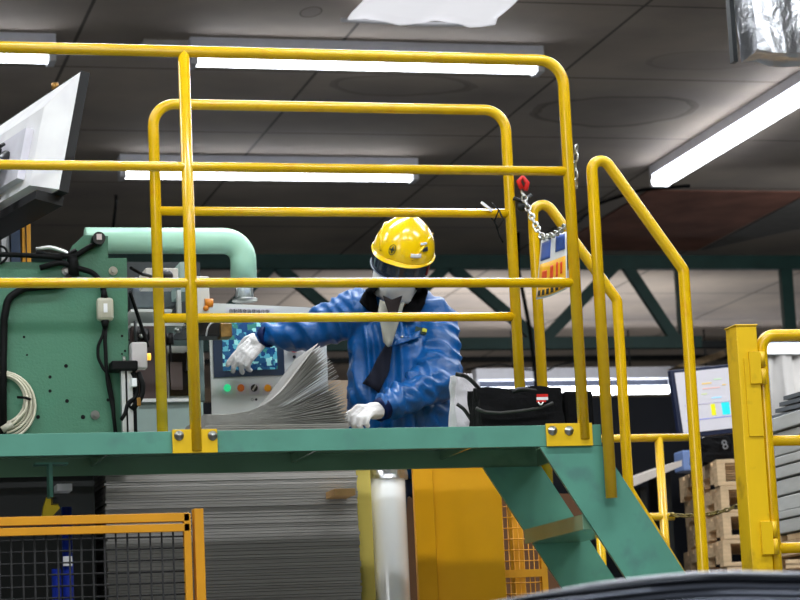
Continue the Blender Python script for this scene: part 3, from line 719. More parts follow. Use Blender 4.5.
# junction box with cables
t2 = thing('inline_switch_box', at(105, 320, YP-.03), 'cream rounded switch box hanging by its cable on the green plate', 'switch box')
a = at(97, 321, YP-.03); c = at(113, 298, YP-.03)
MB().mm((a.x, YP-.045, a.z), (c.x, YP-.012, c.z), .01).build('box_shell', cream_p, t2)
q = at(105.5, 308, YP-.045); MB().mm((q.x-.006, YP-.047, q.z-.014), (q.x+.006, YP-.0445, q.z+.014)).build('white_label', white_p, t2)
MB().cyl((a.x+.025, YP-.028, c.z-.002), (a.x+.024, YP-.028, c.z+.026), .012, 12, .008).build('cable_gland', rubber, t2)
MB().cyl((a.x+.025, YP-.028, a.z+.002), (a.x+.025, YP-.028, a.z-.022), .014, 12, .008).build('cable_gland', rubber, t2)
cab([(105, 322), (103, 335), (98, 346), (98, 358), (103, 368), (108, 374), (113, 400), (115, 430), (115, 445)], .005, 'cable', parent=t2)
cab([(106, 322), (105, 340), (106, 362), (108, 384), (113, 410), (117, 445)], .006, 'cable', parent=t2)
# coil of pale cable
q = at(2, 399, YP-.025); t2 = thing('cable_coil', (q.x, YP-.02, q.z-.09), 'coil of cream cable hanging on the green plate at the left edge', 'cable coil')
cc = MB()
for k in range(6):
    rr = .074+.0065*k; pts = [(q.x+rr*cos(2*pi*i/32)*.95, YP-.012-.008*(k % 2), q.z+rr*sin(2*pi*i/32)*.98-.004*k) for i in range(32)]
    cc.tube(pts, .0042, 8, closed=True)
cc.tube(fillet([at(27, 395, YP-.03), at(26, 410, YP-.03), at(15, 422, YP-.03), at(8, 428, YP-.03)], .03), .0042, 8)
cc.build('coiled_cable', mat('cream_cable', (196, 190, 170), .5), t2)
MB().tube([at(2, 430, YP-.03), at(12, 424, YP-.03)], .011, 10).build('plug', cream_p, t2)
a = at(26, 398, YP-.035); MB().tube([a+Vector((-.025, .01, .004)), a+Vector((0, -.004, 0)), a+Vector((.014, .005, -.004))], .004, 6).build('tie_strap', rubber, t2)

# aluminium profile and sensors right of plate
t = thing('profile_stand', at(127, 430, 7.46)-Vector((0, 0, .0)), 'slotted aluminium profile with black clamps beside the green plate', 'stand')
for (xa, xb) in ((120, 124), (126, 131)):
    a = at(xa, 364, 7.46); c = at(xb, 364, 7.46); MB().mm((a.x, 7.44, 2.19), (c.x, 7.47, a.z), .001).build('profile_bar', alu, t)
a = at(124.2, 364, 7.46); c = at(134, 364, 7.46); MB().mm((a.x, 7.455, 2.19), (c.x+.004, 7.49, a.z-.006)).build('profile_core', rubber, t)
a = at(110, 372, 7.46); c = at(136, 362, 7.46); MB().mm((a.x, 7.42, a.z), (c.x, 7.49, c.z), .005).build('top_clamp', rubber, t)
MB().cyl((at(124.5, 362, 7.43).x, 7.44, a.z+.02), (at(124.5, 362, 7.43).x, 7.44, a.z+.045), .005, 8).build('clamp_screw', steel, t)
for k, (pp, r) in enumerate([([(132, 372), (138, 385), (136, 398), (128, 402), (125, 414), (121, 420)], .006), ([(138, 372), (143, 385), (142, 396), (132, 410)], .009), ([(136, 398), (128, 405), (133, 410), (138, 400)], .004)]):
    cab(pp, r, 'cable', Y=7.44, parent=t)
q = at(134, 383, 7.43); MB().mm((q.x-.009, 7.42, q.z-.012), (q.x+.008, 7.44, q.z+.014), .002).build('sensor_block', white_p, t)
q = at(139, 402, 7.43); MB().mm((q.x-.006, 7.43, q.z-.012), (q.x+.006, 7.445, q.z+.014), .002).build('brass_fitting', mat('brass', (150, 110, 50), .4, .6), t)
a = at(131, 369, 7.47); c = at(146, 343, 7.47)
t2 = thing('sensor_box', a, 'plain white box clipped above the aluminium profile', 'box')
MB().mm((a.x, 7.45, a.z), (c.x, 7.5, c.z), .004).build('box_body', mat('offwhite_box', (196, 190, 192), .5), t2)
q = at(149, 357, 7.48); MB().cyl((q.x-.01, 7.475, q.z), (q.x+.004, 7.475, q.z), .011, 12).build('amber_lens', mat('amber_lens', (240, 170, 50), .3, emit=(255, 190, 70), estr=1.2), t2)
MB().cyl((c.x-.03, 7.48, c.z), (c.x-.03, 7.48, c.z+.07), .005, 8).build('mount_rod', dark_iron, t2)

# machine cabinet behind (between plate and control panel)
t = thing('machine_cabinet', (1.4, 8.4, 0), 'grey-green machine cabinet with open shelves left of the control panel', 'cabinet')
def pb(x0, y0, x1, y1, Ya, Yb, m_, name, bev=0, par=None):
    a = at(x0, y1, Ya); c = at(x1, y0, Ya); lo = (min(a.x, c.x), Ya, min(a.z, c.z)); hi = (max(a.x, c.x), Yb, max(a.z, c.z))
    return MB().mm(lo, hi, bev).build(name, m_, par if par is not None else t)
pb(131, 402, 203, 450, 8.3, 8.7, cab_green, 'lower_body')
pb(126, 340, 203, 402, 8.36, 8.7, mat('grey_teal_panel', (110, 132, 130), .5), 'mid_body')
pb(126, 262, 200, 340, 8.6, 8.7, mat('dim_cabinet_back', (44, 50, 52), .6), 'back_plate')
for (x0, y0, x1, y1, nm) in [(131, 309, 172, 312, 'shelf'), (131, 323, 184, 326, 'shelf')]: pb(x0, y0, x1, y1, 8.3, 8.6, panel_grey, nm)
pb(133, 286, 176, 308, 8.5, 8.59, mat('dim_metal_block', (96, 104, 108), .4, .5, .4, 12), 'motor_block', .01)
w = pb(165, 346, 192, 402, 8.34, 8.355, panel_grey, 'window_frame'); pb(170, 353, 188, 396, 8.33, 8.338, mat('dark_glass', (22, 22, 24), .15), 'glass', par=w)
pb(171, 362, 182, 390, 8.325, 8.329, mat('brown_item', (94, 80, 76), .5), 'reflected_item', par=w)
pb(186, 352, 188.5, 370, 8.30, 8.325, black, 'door_handle', par=w)
pb(142, 398, 196, 402, 8.28, 8.3, panel_grey, 'ledge')
pb(134, 326, 166, 400, 8.30, 8.355, mat('dark_red_brown', (66, 48, 46), .5, 0, .3, 8), 'side_cover')
pb(197, 276, 209, 316, 8.1, 8.3, mat('cream_upright', (206, 204, 196), .45), 'upright_box', .004)
pb(178, 290, 181, 318, 8.3, 8.33, panel_grey, 'frame_upright'); pb(181, 262, 195, 292, 8.3, 8.5, cab_green, 'side_box')
pb(146, 268, 178, 284, 8.25, 8.4, mat('offwhite_plate', (212, 208, 200), .5), 'sensor_plate', .003)
q = at(167, 276, 8.24); MB().ball((q.x, 8.24, q.z), .022).build('sensor_eye', black, t)
for (x, y, r) in [(138, 330, .014), (146, 332, .012), (170, 336, .013)]:
    q = at(x, y, 8.28); MB().cyl((q.x, 8.28, q.z-.03), (q.x, 8.28, q.z+.01), r, 12).cyl((q.x, 8.28, q.z-.09), (q.x, 8.28, q.z-.03), r*.35, 8).build('knob', black, t)
for (x, y, r) in [(178, 330, .013), (184, 326, .009), (141, 336, .01)]:
    q = at(x, y, 8.27); MB().ball((q.x, 8.27, q.z), r, (1, 1, .8)).build('valve', steel, t)
q = at(207, 304, 8.12); MB().cyl((q.x-.012, 8.1, q.z), (q.x+.016, 8.1, q.z), .015, 14).ball((q.x-.01, 8.09, q.z-.02), .01).build('amber_fitting', mat('amber_plastic', (214, 130, 30), .35), t)
for X in (at(130, 300, 8.6).x, at(193, 300, 8.6).x): pass
tag(MB().tube([at(130, 292, 7.6), at(140, 322, 7.7), at(148, 346, 7.8)], .006, 6).tube([at(131, 268, 7.7), at(142, 274, 7.8), at(150, 276, 8.0), at(156, 282, 8.2)], .006, 6).build('machine_hose', rubber), 'thin black hose running down beside the green plate edge', 'hose')

# black sprayer tool in front of panel
t = thing('black_fixture', at(212, 336, 8.25), 'black device with brass end in front of the control panel screen', 'device')
pb(198, 321, 226, 336, 8.15, 8.25, black, 'device_body', .006)
pb(221, 323, 232, 337, 8.13, 8.2, mat('brass_dull', (140, 110, 60), .4, .6, .4, 40), 'brass_end', .004)
cab([(206, 336), (208, 326), (214, 321), (222, 322)], .003, 'wire', Y=8.12, m_=alu, parent=t)
MB().mm((at(200, 330, 8.2).x, 8.2, at(200, 330, 8.2).z-.01), (at(210, 330, 8.2).x, 8.45, at(200, 330, 8.2).z+.01)).build('bracket', dark_iron, t)

# mint pipe
t = thing('mint_pipe', (1.5, 8.6, 2.85), 'thick pale mint pipe bending down above the control panel', 'pipe')
MB().tube(fillet([(1.165, 8.6, 3.093), (1.738, 8.6, 3.093), (1.738, 8.6, 2.95)], .11, 10), .0475, 28).build('pipe_body', mint, t)
MB().cyl((1.738, 8.6, 2.95), (1.738, 8.6, 2.88), .03, 20).build('sight_glass', mat('clear_plastic', (215, 225, 225), .12, .3, .1, 30, bump=.4, bscale=60), t)
for z in (2.945, 2.875): MB().lathe((1.738, 8.6, z-.004), [(.046, 0), (.046, .009), (0, .009)], 24).build('pipe_flange', steel, t)
for k in range(4):
    an = .6+k*pi/2; MB().cyl((1.738+.04*cos(an), 8.6+.04*sin(an), 2.87), (1.738+.04*cos(an), 8.6+.04*sin(an), 2.95), .004, 8).build('tie_rod', steel, t)
MB().cyl((1.19, 8.6, 3.05), (1.19, 8.6, 2.0), .02).build('pipe_support', truss_m, t)
q = at(98, 237, 8.6)

# control panel
rp = radians(-10); Rz = Matrix.Rotation(rp, 3, 'Z'); P0 = Vector((1.60, 8.58, 2.40))
def pl(x, y, z): return P0 + Rz @ Vector((x, y, z))
t = thing('control_panel', P0, 'light grey operator control panel with a touch screen behind the rails', 'control panel')
W_ = .42
poly = [(0.035, .0), (W_, .0), (W_, .43), (.0, .462), (.0, .05)]
MB().prism([pl(x, 0, z) for x, z in poly], Rz @ Vector((0, .14, 0))).build('panel_body', panel_grey, t)
fr = MB().prism([pl(x, -.006, z) for x, z in ((.012, .19), (.265, .19), (.265, .40), (.012, .40))], Rz @ Vector((0, .006, 0))).build('screen_frame', mat('screen_frame_blue', (32, 52, 78), .35), t)
# touch screen with a picture of blue and teal panes
sm_ = bpy.data.materials.new('touch_screen'); sm_.use_nodes = True; nt, b = nodes(sm_)
vo = nt.nodes.new('ShaderNodeTexVoronoi'); vo.distance = 'CHEBYCHEV'; vo.inputs['Scale'].default_value = 62; tcn = nt.nodes.new('ShaderNodeTexCoord'); nt.links.new(tcn.outputs['Object'], vo.inputs['Vector'])
rmp = nt.nodes.new('ShaderNodeValToRGB'); rmp.color_ramp.interpolation = 'CONSTANT'
els = rmp.color_ramp.elements; els[0].color = (*lin((40, 90, 130)), 1); els[1].position = .35; els[1].color = (*lin((90, 170, 190)), 1)
e_ = els.new(.55); e_.color = (*lin((30, 70, 120)), 1); e_ = els.new(.7); e_.color = (*lin((150, 214, 214)), 1); e_ = els.new(.85); e_.color = (*lin((60, 130, 120)), 1)
sx_ = nt.nodes.new('ShaderNodeSeparateColor'); nt.links.new(vo.outputs['Color'], sx_.inputs[0]); nt.links.new(sx_.outputs[0], rmp.inputs[0])
nt.links.new(rmp.outputs[0], b.inputs['Base Color']); nt.links.new(rmp.outputs[0], b.inputs['Emission Color']); b.inputs['Emission Strength'].default_value = .3; b.inputs['Roughness'].default_value = .2
MB().prism([pl(x, -.009, z) for x, z in ((.045, .212), (.24, .212), (.24, .385), (.045, .385))], Rz @ Vector((0, .003, 0))).build('touch_screen', sm_, fr)
lb = MB().prism([pl(x, -.002, z) for x, z in ((.062, .417), (.235, .408), (.235, .434), (.062, .443))], Rz @ Vector((0, .002, 0))).build('name_plate', mat('plate_white', (214, 214, 220), .4), t)
text_mesh('自動積層装置操作盤', .0165, 'plate_text', mat('plate_text', (30, 32, 40), .5), lb, facing(pl(.072, -.003, .4285), Rz @ Vector((1, 0, -.05)), (0.0, 0, 1)))
for i, (c, em) in enumerate([((40, 200, 130), .8), ((214, 110, 30), .1), ((20, 20, 22), 0), ((240, 160, 20), .1)]):
    x = .058+.048*i; z = .15-.002*i
    pt = MB().prism([pl(x+dx, -.002, z+dz) for dx, dz in ((-.018, -.022), (.018, -.022), (.018, .018), (-.018, .018))], Rz @ Vector((0, .002, 0))).build('button_plate', mat('plate_white', (214, 214, 220), .4), t)
    mt_ = mat('button_%d_%d_%d' % c, c, .3, emit=c if em else None, estr=em, noise_amt=0)
    MB().cyl(pl(x, -.002, z), pl(x, -.02, z), .0125, 20).build('push_button', mt_, pt)
    if i == 2: MB().box(pl(x, -.022, z), (.006, .006, .022), R=Rz @ Matrix.Rotation(radians(35), 3, 'Y')).build('selector_lever', steel, pt)
MB().cyl(pl(.302, 0, .285), pl(.302, -.03, .285), .013, 20, .018).build('emergency_stop', red_p, t)
MB().cyl(pl(.302, 0, .255), pl(.302, -.004, .255), .006, 12).build('indicator', black, t)
text_mesh('○ ●', .012, 'small_marks', mat('plate_text', (30, 32, 40), .5), t, facing(pl(.14, -.001, .105), Rz @ Vector((1, 0, 0)), (0, 0, 1)))
q = at(201, 362, 8.45); MB().mm((q.x-.006, 8.43, q.z-.03), (q.x+.008, 8.46, q.z+.03)).build('side_latch', alu, t)
MB().mm((1.75, 8.62, 0), (1.95, 8.74, 2.41)).build('pedestal', panel_grey, t)
tag(MB().mm((1.96, 8.9, 0), (2.6, 8.95, 2.62)).build('tan_back_board', tan_m), 'tan board behind the worker beside the control panel', 'board')

# ------------------------------------------------------------------ fanned sheets
def sheet_curve(theta, L_=.47, x0=1.388, z0_=0.0):
    n = 26; p = [(x0, z0_)]; ds = L_/n
    for i in range(n):
        s_ = (i+.5)*ds; u_ = min(1, max(0, (s_-.04)/.30)); u_ = u_*u_*(3-2*u_)
        a_ = theta*u_; p.append((p[-1][0]+cos(a_)*ds, p[-1][1]+sin(a_)*ds))
    return p
N = 32; ZS = ZP
# flat block of sheets below the fan
nb = 4
for k in range(nb):
    o = MB().mm((1.386+random.uniform(-.004, .004), 7.58, ZS+.0005), (1.858+random.uniform(-.003, .003), 7.93, ZS+.0055), 0).build('steel_sheet', sheet_m)
    tag(o, ORD[k]+' flat grey steel sheet from the bottom of the low block under the fan', 'steel sheet', 'flat steel sheets under the fan'); ZS += .0062
for k in range(N):
    f_ = k/(N-1); th = radians(1.0+50*f_**.95)+radians(random.uniform(-.4, .4)); base = ZS+.0006+k*.0011
    pc = sheet_curve(th, z0_=base)
    g = [[(x, 7.58+.35*j/3 + random.uniform(0, .004), z) for j in range(4)] for x, z in pc]
    o = MB().surf(g, .0010).build('steel_sheet', sheet_m)
    tag(o, ORD[N-1-k]+' thin grey steel sheet from the top of the upswept fan', 'steel sheet', 'fanned steel sheets')
tag(MB().cyl((at(271, 408, 7.56).x, 7.57, at(271, 408, 7.56).z), (at(271, 408, 7.56).x, 7.579, at(271, 408, 7.56).z), .003, 8).build('red_dot', red_p), 'tiny red dot marker on the fanned sheet edges', 'marker') if False else None

# ------------------------------------------------------------------ bags on the platform
t = thing('tool_bag', (2.3, 7.1, DZ), 'black tool bag with a red and white tag on the platform', 'bag')
q = bmesh.new(); bmesh.ops.create_cube(q, size=1); bmesh.ops.subdivide_edges(q, edges=q.edges, cuts=7, use_grid_fill=True)
xa = at(474, 405, 7.1).x; xb = at(556, 405, 7.1).x; zt_ = at(500, 390, 7.1).z
for v in q.verts:
    z_ = v.co.z+.5; c = v.co.copy()
    v.co = Vector(((xa+xb)/2+c.x*(xb-xa), 7.1+c.y*.16*(1-.35*z_), DZ+.001+z_*(zt_-DZ))) + noise.noise_vector(Vector((c.x*3, c.y*3, c.z*3+4)))*.008*min(1, z_*2)
bmesh.ops.recalc_face_normals(q, faces=q.faces); mb = MB(); mb._add(q); mb.build('bag_body', mat('black_nylon', (5, 5, 7), .85, 0, .3, 30, bump=.3), t)
cab([(476, 408), (484, 412), (500, 413), (520, 411), (540, 408), (553, 403)], .005, 'strap', Y=7.015, m_=mat('dark_strap', (40, 40, 38), .6), parent=t)
cab([(512, 392), (520, 389), (540, 391), (553, 389), (556, 400)], .007, 'handle', Y=7.05, m_=black, parent=t)
for (x0, y0, x1, y1, m_) in [(537, 394, 548, 397, red_p), (537, 397, 548, 400, white_p), (537, 400, 546, 402, red_p)]: pb(x0, y0, x1, y1, 7.0, 7.006, m_, 'tag_stripe', par=t)
cab([(538, 402), (541, 406), (543, 402)], .0025, 'tag_ring', Y=7.0, m_=alu, parent=t)
t = thing('second_bag', (2.5, 7.2, DZ), 'low black case on the platform between the tool bag and the corner post', 'bag')
xa = at(559, 400, 7.1).x; MB().mm((xa, 7.05, DZ+.001), (xa+.095, 7.2, at(560, 393, 7.1).z), .01).build('case_body', mat('black_nylon', (5, 5, 7), .85), t)
t = thing('white_bag', (2.12, 7.25, DZ), 'white cloth bag with black straps beside the worker', 'bag')
q = bmesh.new(); bmesh.ops.create_cube(q, size=1); bmesh.ops.subdivide_edges(q, edges=q.edges, cuts=6, use_grid_fill=True)
xa = at(452, 405, 7.25).x; xb = at(480, 405, 7.25).x; zt_ = at(465, 376, 7.25).z
for v in q.verts:
    z_ = v.co.z+.5; c = v.co.copy()
    v.co = Vector(((xa+xb)/2-.008*z_+c.x*(xb-xa)*(1-.4*z_*z_), 7.25+c.y*.1*(1-.5*z_), DZ+.001+z_*(zt_-DZ))) + noise.noise_vector(Vector((c.x*4, c.y*3, c.z*4)))*.008*min(1, z_*2)
bmesh.ops.recalc_face_normals(q, faces=q.faces); mb = MB(); mb._add(q); mb.build('bag_cloth', mat('white_cloth', (206, 202, 208), .8, bump=.4, bscale=40), t)
cab([(456, 374), (466, 376), (473, 382), (480, 390)], .007, 'strap', Y=7.19, m_=black, parent=t)
cab([(457, 404), (464, 409), (470, 418), (476, 428)], .006, 'strap', Y=7.18, m_=black, parent=t)

# ------------------------------------------------------------------ big tilted monitor, upper left
t = thing('large_monitor', at(40, 200, 7.55), 'large white-backed monitor tilted at the upper left, seen from behind', 'monitor')
TR = at(80, 70, 7.3); BR = at(58, 190, 7.3); hd = Vector((sin(radians(-14)), cos(radians(-14)), 0))
upv = (TR-BR); Hh = upv.length; uv = upv.normalized()
n_ = uv.cross(hd).normalized()
if n_.dot(CAM-TR) < 0: n_ = -n_
# find width so that the left edge leaves the frame
Lw = .85
def mp(a, h, d): return BR + hd*a + uv*h + n_*d       # a along width, h height, d out of the back
dk = mat('monitor_black', (3, 4, 8), .5)
def slab(a0, a1, h0, h1, d0, d1, m_, name, par=t):
    pts = [mp(a0, h0, d0), mp(a1, h0, d0), mp(a1, h1, d0), mp(a0, h1, d0)]
    return MB().prism(pts, n_*(d1-d0)).build(name, m_, par)
slab(0, Lw, 0, Hh, -.034, -.004, dk, 'bezel')
wm = mat('monitor_white', (252, 250, 254), .35)
# back shell: bulged pyramid frustum
t_ = bmesh.new()
o4 = [mp(0.004, .004, -.004), mp(Lw-.004, .004, -.004), mp(Lw-.004, Hh-.004, -.004), mp(.004, Hh-.004, -.004)]
i4 = [mp(.13, .03, .05), mp(Lw-.13, .03, .05), mp(Lw-.13, Hh-.1, .05), mp(.13, Hh-.1, .05)]
A_ = [t_.verts.new(p) for p in o4]; B_ = [t_.verts.new(p) for p in i4]
for i in range(4): t_.faces.new((A_[i], A_[(i+1) % 4], B_[(i+1) % 4], B_[i]))
t_.faces.new(B_); t_.faces.new(A_[::-1]); bmesh.ops.recalc_face_normals(t_, faces=t_.faces)
mb = MB(); mb._add(t_); bs = mb.build('back_shell', wm, t)
slab(.19, Lw-.19, .06, Hh-.16, .0505, .075, mat('monitor_grey', (226, 224, 234), .4), 'mount_cover', bs)
MB().tube([mp(.33, .16, .075), mp(.30, .12, .12), mp(.30, .02, .14), mp(.36, -.12, .1)], .022, 10).build('mount_arm', black, t)
MB().tube([mp(.42, .2, .075), mp(.40, .1, .16), mp(.45, -.05, .15), mp(.42, -.2, .1)], .018, 10).build('mount_arm', black, t)
cc = MB()
for k in range(5): cc.tube([mp(.34+.02*k, .2, .09), mp(.3+.015*k, .17-.01*k, .13), mp(.36+.01*k, .12, .11)], .006, 6)
cc.build('cable_bundle', rubber, t)
slab(.05, Lw-.02, -.03, -.001, -.04, .05, dk, 'lower_bezel')
q = mp(.24, Hh, -.01); MB().cyl(q, q+Vector((0, 0, .02)), .012, 10).build('camera_nub', mat('brass', (150, 110, 50), .4, .6), t)
MB().cyl(mp(.42, -.2, .1), (mp(.42, -.2, .1).x, mp(.42, -.2, .1).y, 2.702), .02, 12).build('stand_pole', black, t)
# posts behind monitor
a = at(22, 240, 8.0); c = at(32, 240, 8.0)
t = thing('yellow_column', (a.x, 8.0, 2.70), 'yellow-orange upright column behind the large monitor', 'post')
MB().mm((a.x, 8.0, 2.701), (c.x-.004, 8.05, 3.35), .002).build('column_body', orange_yellow, t)
MB().mm((a.x+.012, 7.995, 2.701), (a.x+.015, 7.9995, 3.35)).build('column_groove', dark_iron, t)
pa = at(11, 240, 8.0)
tag(MB().mm((pa.x, 8.0, 2.701), (a.x-.006, 8.05, 3.2)).build('navy_column', mat('navy_paint', (40, 58, 84), .5)), 'dark navy column beside the yellow column at the left', 'post')
pa = at(2, 240, 8.0); pb_ = at(10, 240, 8.0)
tag(MB().mm((pa.x, 8.02, 2.701), (pb_.x, 8.05, 3.2)).build('white_column', white_p), 'narrow white column at the far left edge', 'post')

# ------------------------------------------------------------------ foreground sheets
fgm = mat('foreground_sheet', (120, 126, 142), .38, .2, .15, 6, streak=(1, 1, 20))
def fg_layer(k, zoff, x0, x1, name, label, m_, lift=0):
    g = []
    for i in range(40):
        f_ = i/39; X = x0+(x1-x0)*f_
        z = 1.552 - .030*max(0, (1.13-X)/.25)**1.6 + .0025*sin(X*22) - zoff
        row = []
        for j in range(7):
            Y = 3.0+.9*j/6 + .004*sin(X*9+k)
            row.append((X, Y, z - .012*(j == 0)*(lift) + .0))
        g.append(row)
    o = MB().surf(g, .004).build(name, m_); return tag(o, label, 'sheet', 'bent sheets in the foreground')
fg_lt = mat('foreground_sheet_light', (214, 217, 226), .35, .2, .1, 6)
fg_layer(0, 0, 1.052, 2.3, 'metal_sheet', 'pale uppermost bent sheet in the foreground at the lower right', fg_lt)
fg_layer(1, .0065, .80, 2.3, 'metal_sheet', 'dark grey bent sheet just under the pale one in the foreground', mat('foreground_sheet_dark', (50, 54, 64), .4, .2, .15, 6))
for k in range(2, 6):
    fg_layer(k, .0065*k+.003*(k-1), .72-.02*k, 2.3, 'metal_sheet', ORD[k]+' bent sheet from the top of the foreground pile, blue-grey', fgm)
tag(MB().mm((.95, 3.2, 0), (2.2, 3.8, 1.45)).build('sheet_cart', dark_iron), 'dark cart carrying the bent foreground sheets', 'cart')

# ------------------------------------------------------------------ WORKER
exec_person = True
def blob(spheres, voxel, name, m_, parent, disp=None, smooth=4, extra=None):
    mb = MB()
    for sg in spheres:
        if not isinstance(sg[2], tuple):
            a, ra, b_, rb = sg; a = Vector(a); b_ = Vector(b_); L_ = (b_-a).length; n = max(2, int(L_/(min(ra, rb)*.28))+1)
            for i in range(n+1):
                f_ = i/n; mb.ball(a.lerp(b_, f_), ra+(rb-ra)*f_, sub=2 if max(ra, rb) > .03 else 1)
        else:
            c, r, sc, R = sg; mb.ball(c, r, sc, R, sub=3)
    if extra: extra(mb)
    me = bpy.data.meshes.new('tmp'); mb.bm.to_mesh(me); mb.bm.free()
    o = bpy.data.objects.new('tmp', me); COL.objects.link(o)
    md = o.modifiers.new('r', 'REMESH'); md.mode = 'VOXEL'; md.voxel_size = voxel
    ms = o.modifiers.new('s', 'SMOOTH'); ms.iterations = smooth; ms.factor = .5
    bpy.context.view_layer.update(); dg = bpy.context.evaluated_depsgraph_get()
    me2 = bpy.data.meshes.new_from_object(o.evaluated_get(dg)); bpy.data.objects.remove(o); bpy.data.meshes.remove(me)
    bm = bmesh.new(); bm.from_mesh(me2); bpy.data.meshes.remove(me2)
    if disp:
        bm.normal_update()
        mv = [(v, v.normal.copy()*disp(v.co, v.normal)) for v in bm.verts]
        for v, d in mv: v.co += d
    for f_ in bm.faces: f_.smooth = True
    out = MB(); out.bm.free(); out.bm = bm
    return out.build(name, m_, parent)

PY = 8.2
def A(px, py, Y): return Vector(at(px, py, Y))
sh_r = A(358, 312, 8.16); el_r = A(308, 332, 8.27); wr_r = A(263, 337, 8.42)
sh_l = A(434, 320, 8.16); el_l = A(441, 378, 8.03); wr_l = A(378, 411, 7.84)
pelv = A(405, 446, 8.24); chest = A(402, 350, 8.2); neck = A(401, 298, 8.15); head = A(401, 262, 8.06)
FLZ = 1.47
skin = mat('skin', (206, 156, 128), .5, 0, .05, 20)
def frame_from(fd, upv_):
    fd = fd.normalized(); s_ = fd.cross(upv_).normalized(); u_ = s_.cross(fd); return Matrix((s_, fd, u_)).transposed()
# head frame: y = forward (towards the camera, a little to the photo's left and down)
tocam = (CAM-head); tocam.z = 0; tocam.normalize()
hf = Matrix.Rotation(radians(-20), 3, 'Z') @ tocam; hf.z = -.62
HR = frame_from(hf, Vector((0, 0, 1))); HR = HR @ Matrix.Rotation(radians(-25), 3, 'Y')   # tilt
def hp(x, y, z): return head + HR @ Vector((x, y, z))

person = None
# body: one mesh
hipL = pelv+Vector((.09, 0, -.03)); hipR = pelv+Vector((-.09, 0, -.03))
kL = Vector((hipL.x+.02, 8.17, FLZ+.46)); kR = Vector((hipR.x-.02, 8.17, FLZ+.46))
aL = Vector((hipL.x+.03, 8.25, FLZ+.07)); aR = Vector((hipR.x-.03, 8.25, FLZ+.07))
body_s = [
    (pelv, .105, chest, .105), (pelv+Vector((-.05, 0, 0)), .085, pelv+Vector((.05, 0, 0)), .085),
    (chest+Vector((-.06, 0, .03)), .09, chest+Vector((.06, 0, .03)), .09),
    (sh_r, .055, sh_l, .055), (chest, .1, neck+Vector((0, 0, -.03)), .055), (neck+Vector((0, 0, -.03)), .052, head+Vector((0, .03, -.04)), .05),
    (sh_r, .052, el_r, .040), (el_r, .040, wr_r, .027), (sh_l, .052, el_l, .040), (el_l, .040, wr_l, .027),
    (hipL, .085, kL, .06), (kL, .058, aL, .04), (hipR, .085, kR, .06), (kR, .058, aR, .04),
    (aL, .04, aL+Vector((-.02, -.14, -.04)), .03), (aR, .04, aR+Vector((-.02, -.14, -.04)), .03),
    (hp(0, -.01, .03), .086, (.88, 1.08, 1.05), HR), (hp(0, .03, -.055), .058, (.9, 1.0, 1.0), HR),
    (hp(0, .072, -.085), .02, (1.2, 1, .9), HR),
    (hp(0, .09, -.005), .010, hp(0, .105, -.035), .013), (hp(-.082, -.01, -.015), .022, (.4, .8, 1.2), HR), (hp(.082, -.01, -.015), .022, (.4, .8, 1.2), HR),
    (hp(-.02, .083, -.062), .007, hp(.02, .083, -.062), .007),
    (hp(-.035, .078, .012), .012, hp(.035, .078, .012), .012),
]
# hands: chains of joints, wrist -> fingertips
def hand(wr, fwd_, nrm, thumb_side, sc=1.0, curl=.35, spread=.0, point=None):
    """list of capsules; fwd_ finger direction, nrm out of the back of the hand"""
    f_ = fwd_.normalized(); n = (nrm - f_*nrm.dot(f_)).normalized(); s_ = f_.cross(n)*thumb_side
    out = []
    palm0 = wr+f_*.02
    for k, off in enumerate((-.030, -.010, .010, .029)):
        out.append((palm0+s_*off*.7, .016*sc, wr+f_*.082+s_*off, .0135*sc))
    Ls = [(.034, .022, .018), (.040, .026, .019), (.037, .024, .019), (.028, .018, .016)]
    for k, off in enumerate((.031, .0105, -.0105, -.031)):
        p = wr+f_*.085+s_*off; cu = curl if not isinstance(curl, (list, tuple)) else curl[k]
        d = (f_ + s_*(off*spread*10)).normalized(); ax = -s_*thumb_side
        ang = 0
        for j, l in enumerate(Ls[k]):
            ang += cu*(1.0 if j else .8)
            dd = (d*cos(ang) - n*sin(ang)).normalized(); q2 = p+dd*l*sc
            out.append((p, (.0105-.0009*j)*sc, q2, (.0098-.001*j)*sc)); p = q2
    b0 = wr+f_*.025+s_*.028; b1 = b0+(f_*.6+s_*.75-n*.35).normalized()*.036; b2 = b1+(f_*.85+s_*.25-n*.45).normalized()*.03; b3 = b2+(f_*.95-s_*.1-n*.4).normalized()*.022
    out += [(b0, .016*sc, b1, .0125*sc), (b1, .012*sc, b2, .0108*sc), (b2, .0105*sc, b3, .009*sc)]
    return out
fr_d = (A(234, 362, 8.46)-wr_r)
hand_r = lambda s: hand(wr_r, Vector((fr_d.x*.9, .02, fr_d.z*1.0)), Vector((-.35, -.75, .5)), 1, s, [.15, .3, .5, .65], .12)
hand_l = lambda s: hand(wr_l, Vector((-.72, -.68, -.05)), Vector((0, -.45, .9)), 1, s, [.75, .85, .9, .9], .05)
def thin(L_, d): return [(a_, ra-d, b_, rb-d) for a_, ra, b_, rb in L_]
body_s += thin(hand_r(1.0), .0015) + thin(hand_l(1.0), .0015)

# operator step
stp = thing('operator_step', (2.25, 8.2, 0), 'steel operator step behind the sheet pile', 'step')
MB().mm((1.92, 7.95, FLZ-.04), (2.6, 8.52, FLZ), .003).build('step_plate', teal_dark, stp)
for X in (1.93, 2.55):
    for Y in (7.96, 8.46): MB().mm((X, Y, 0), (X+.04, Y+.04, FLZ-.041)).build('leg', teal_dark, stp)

root = thing('person', (2.2, 8.2, FLZ), 'worker in blue jacket, yellow helmet, white mask and gloves reaching to the control panel', 'person')
body = blob(body_s, .0065, 'body', skin, root, smooth=2)

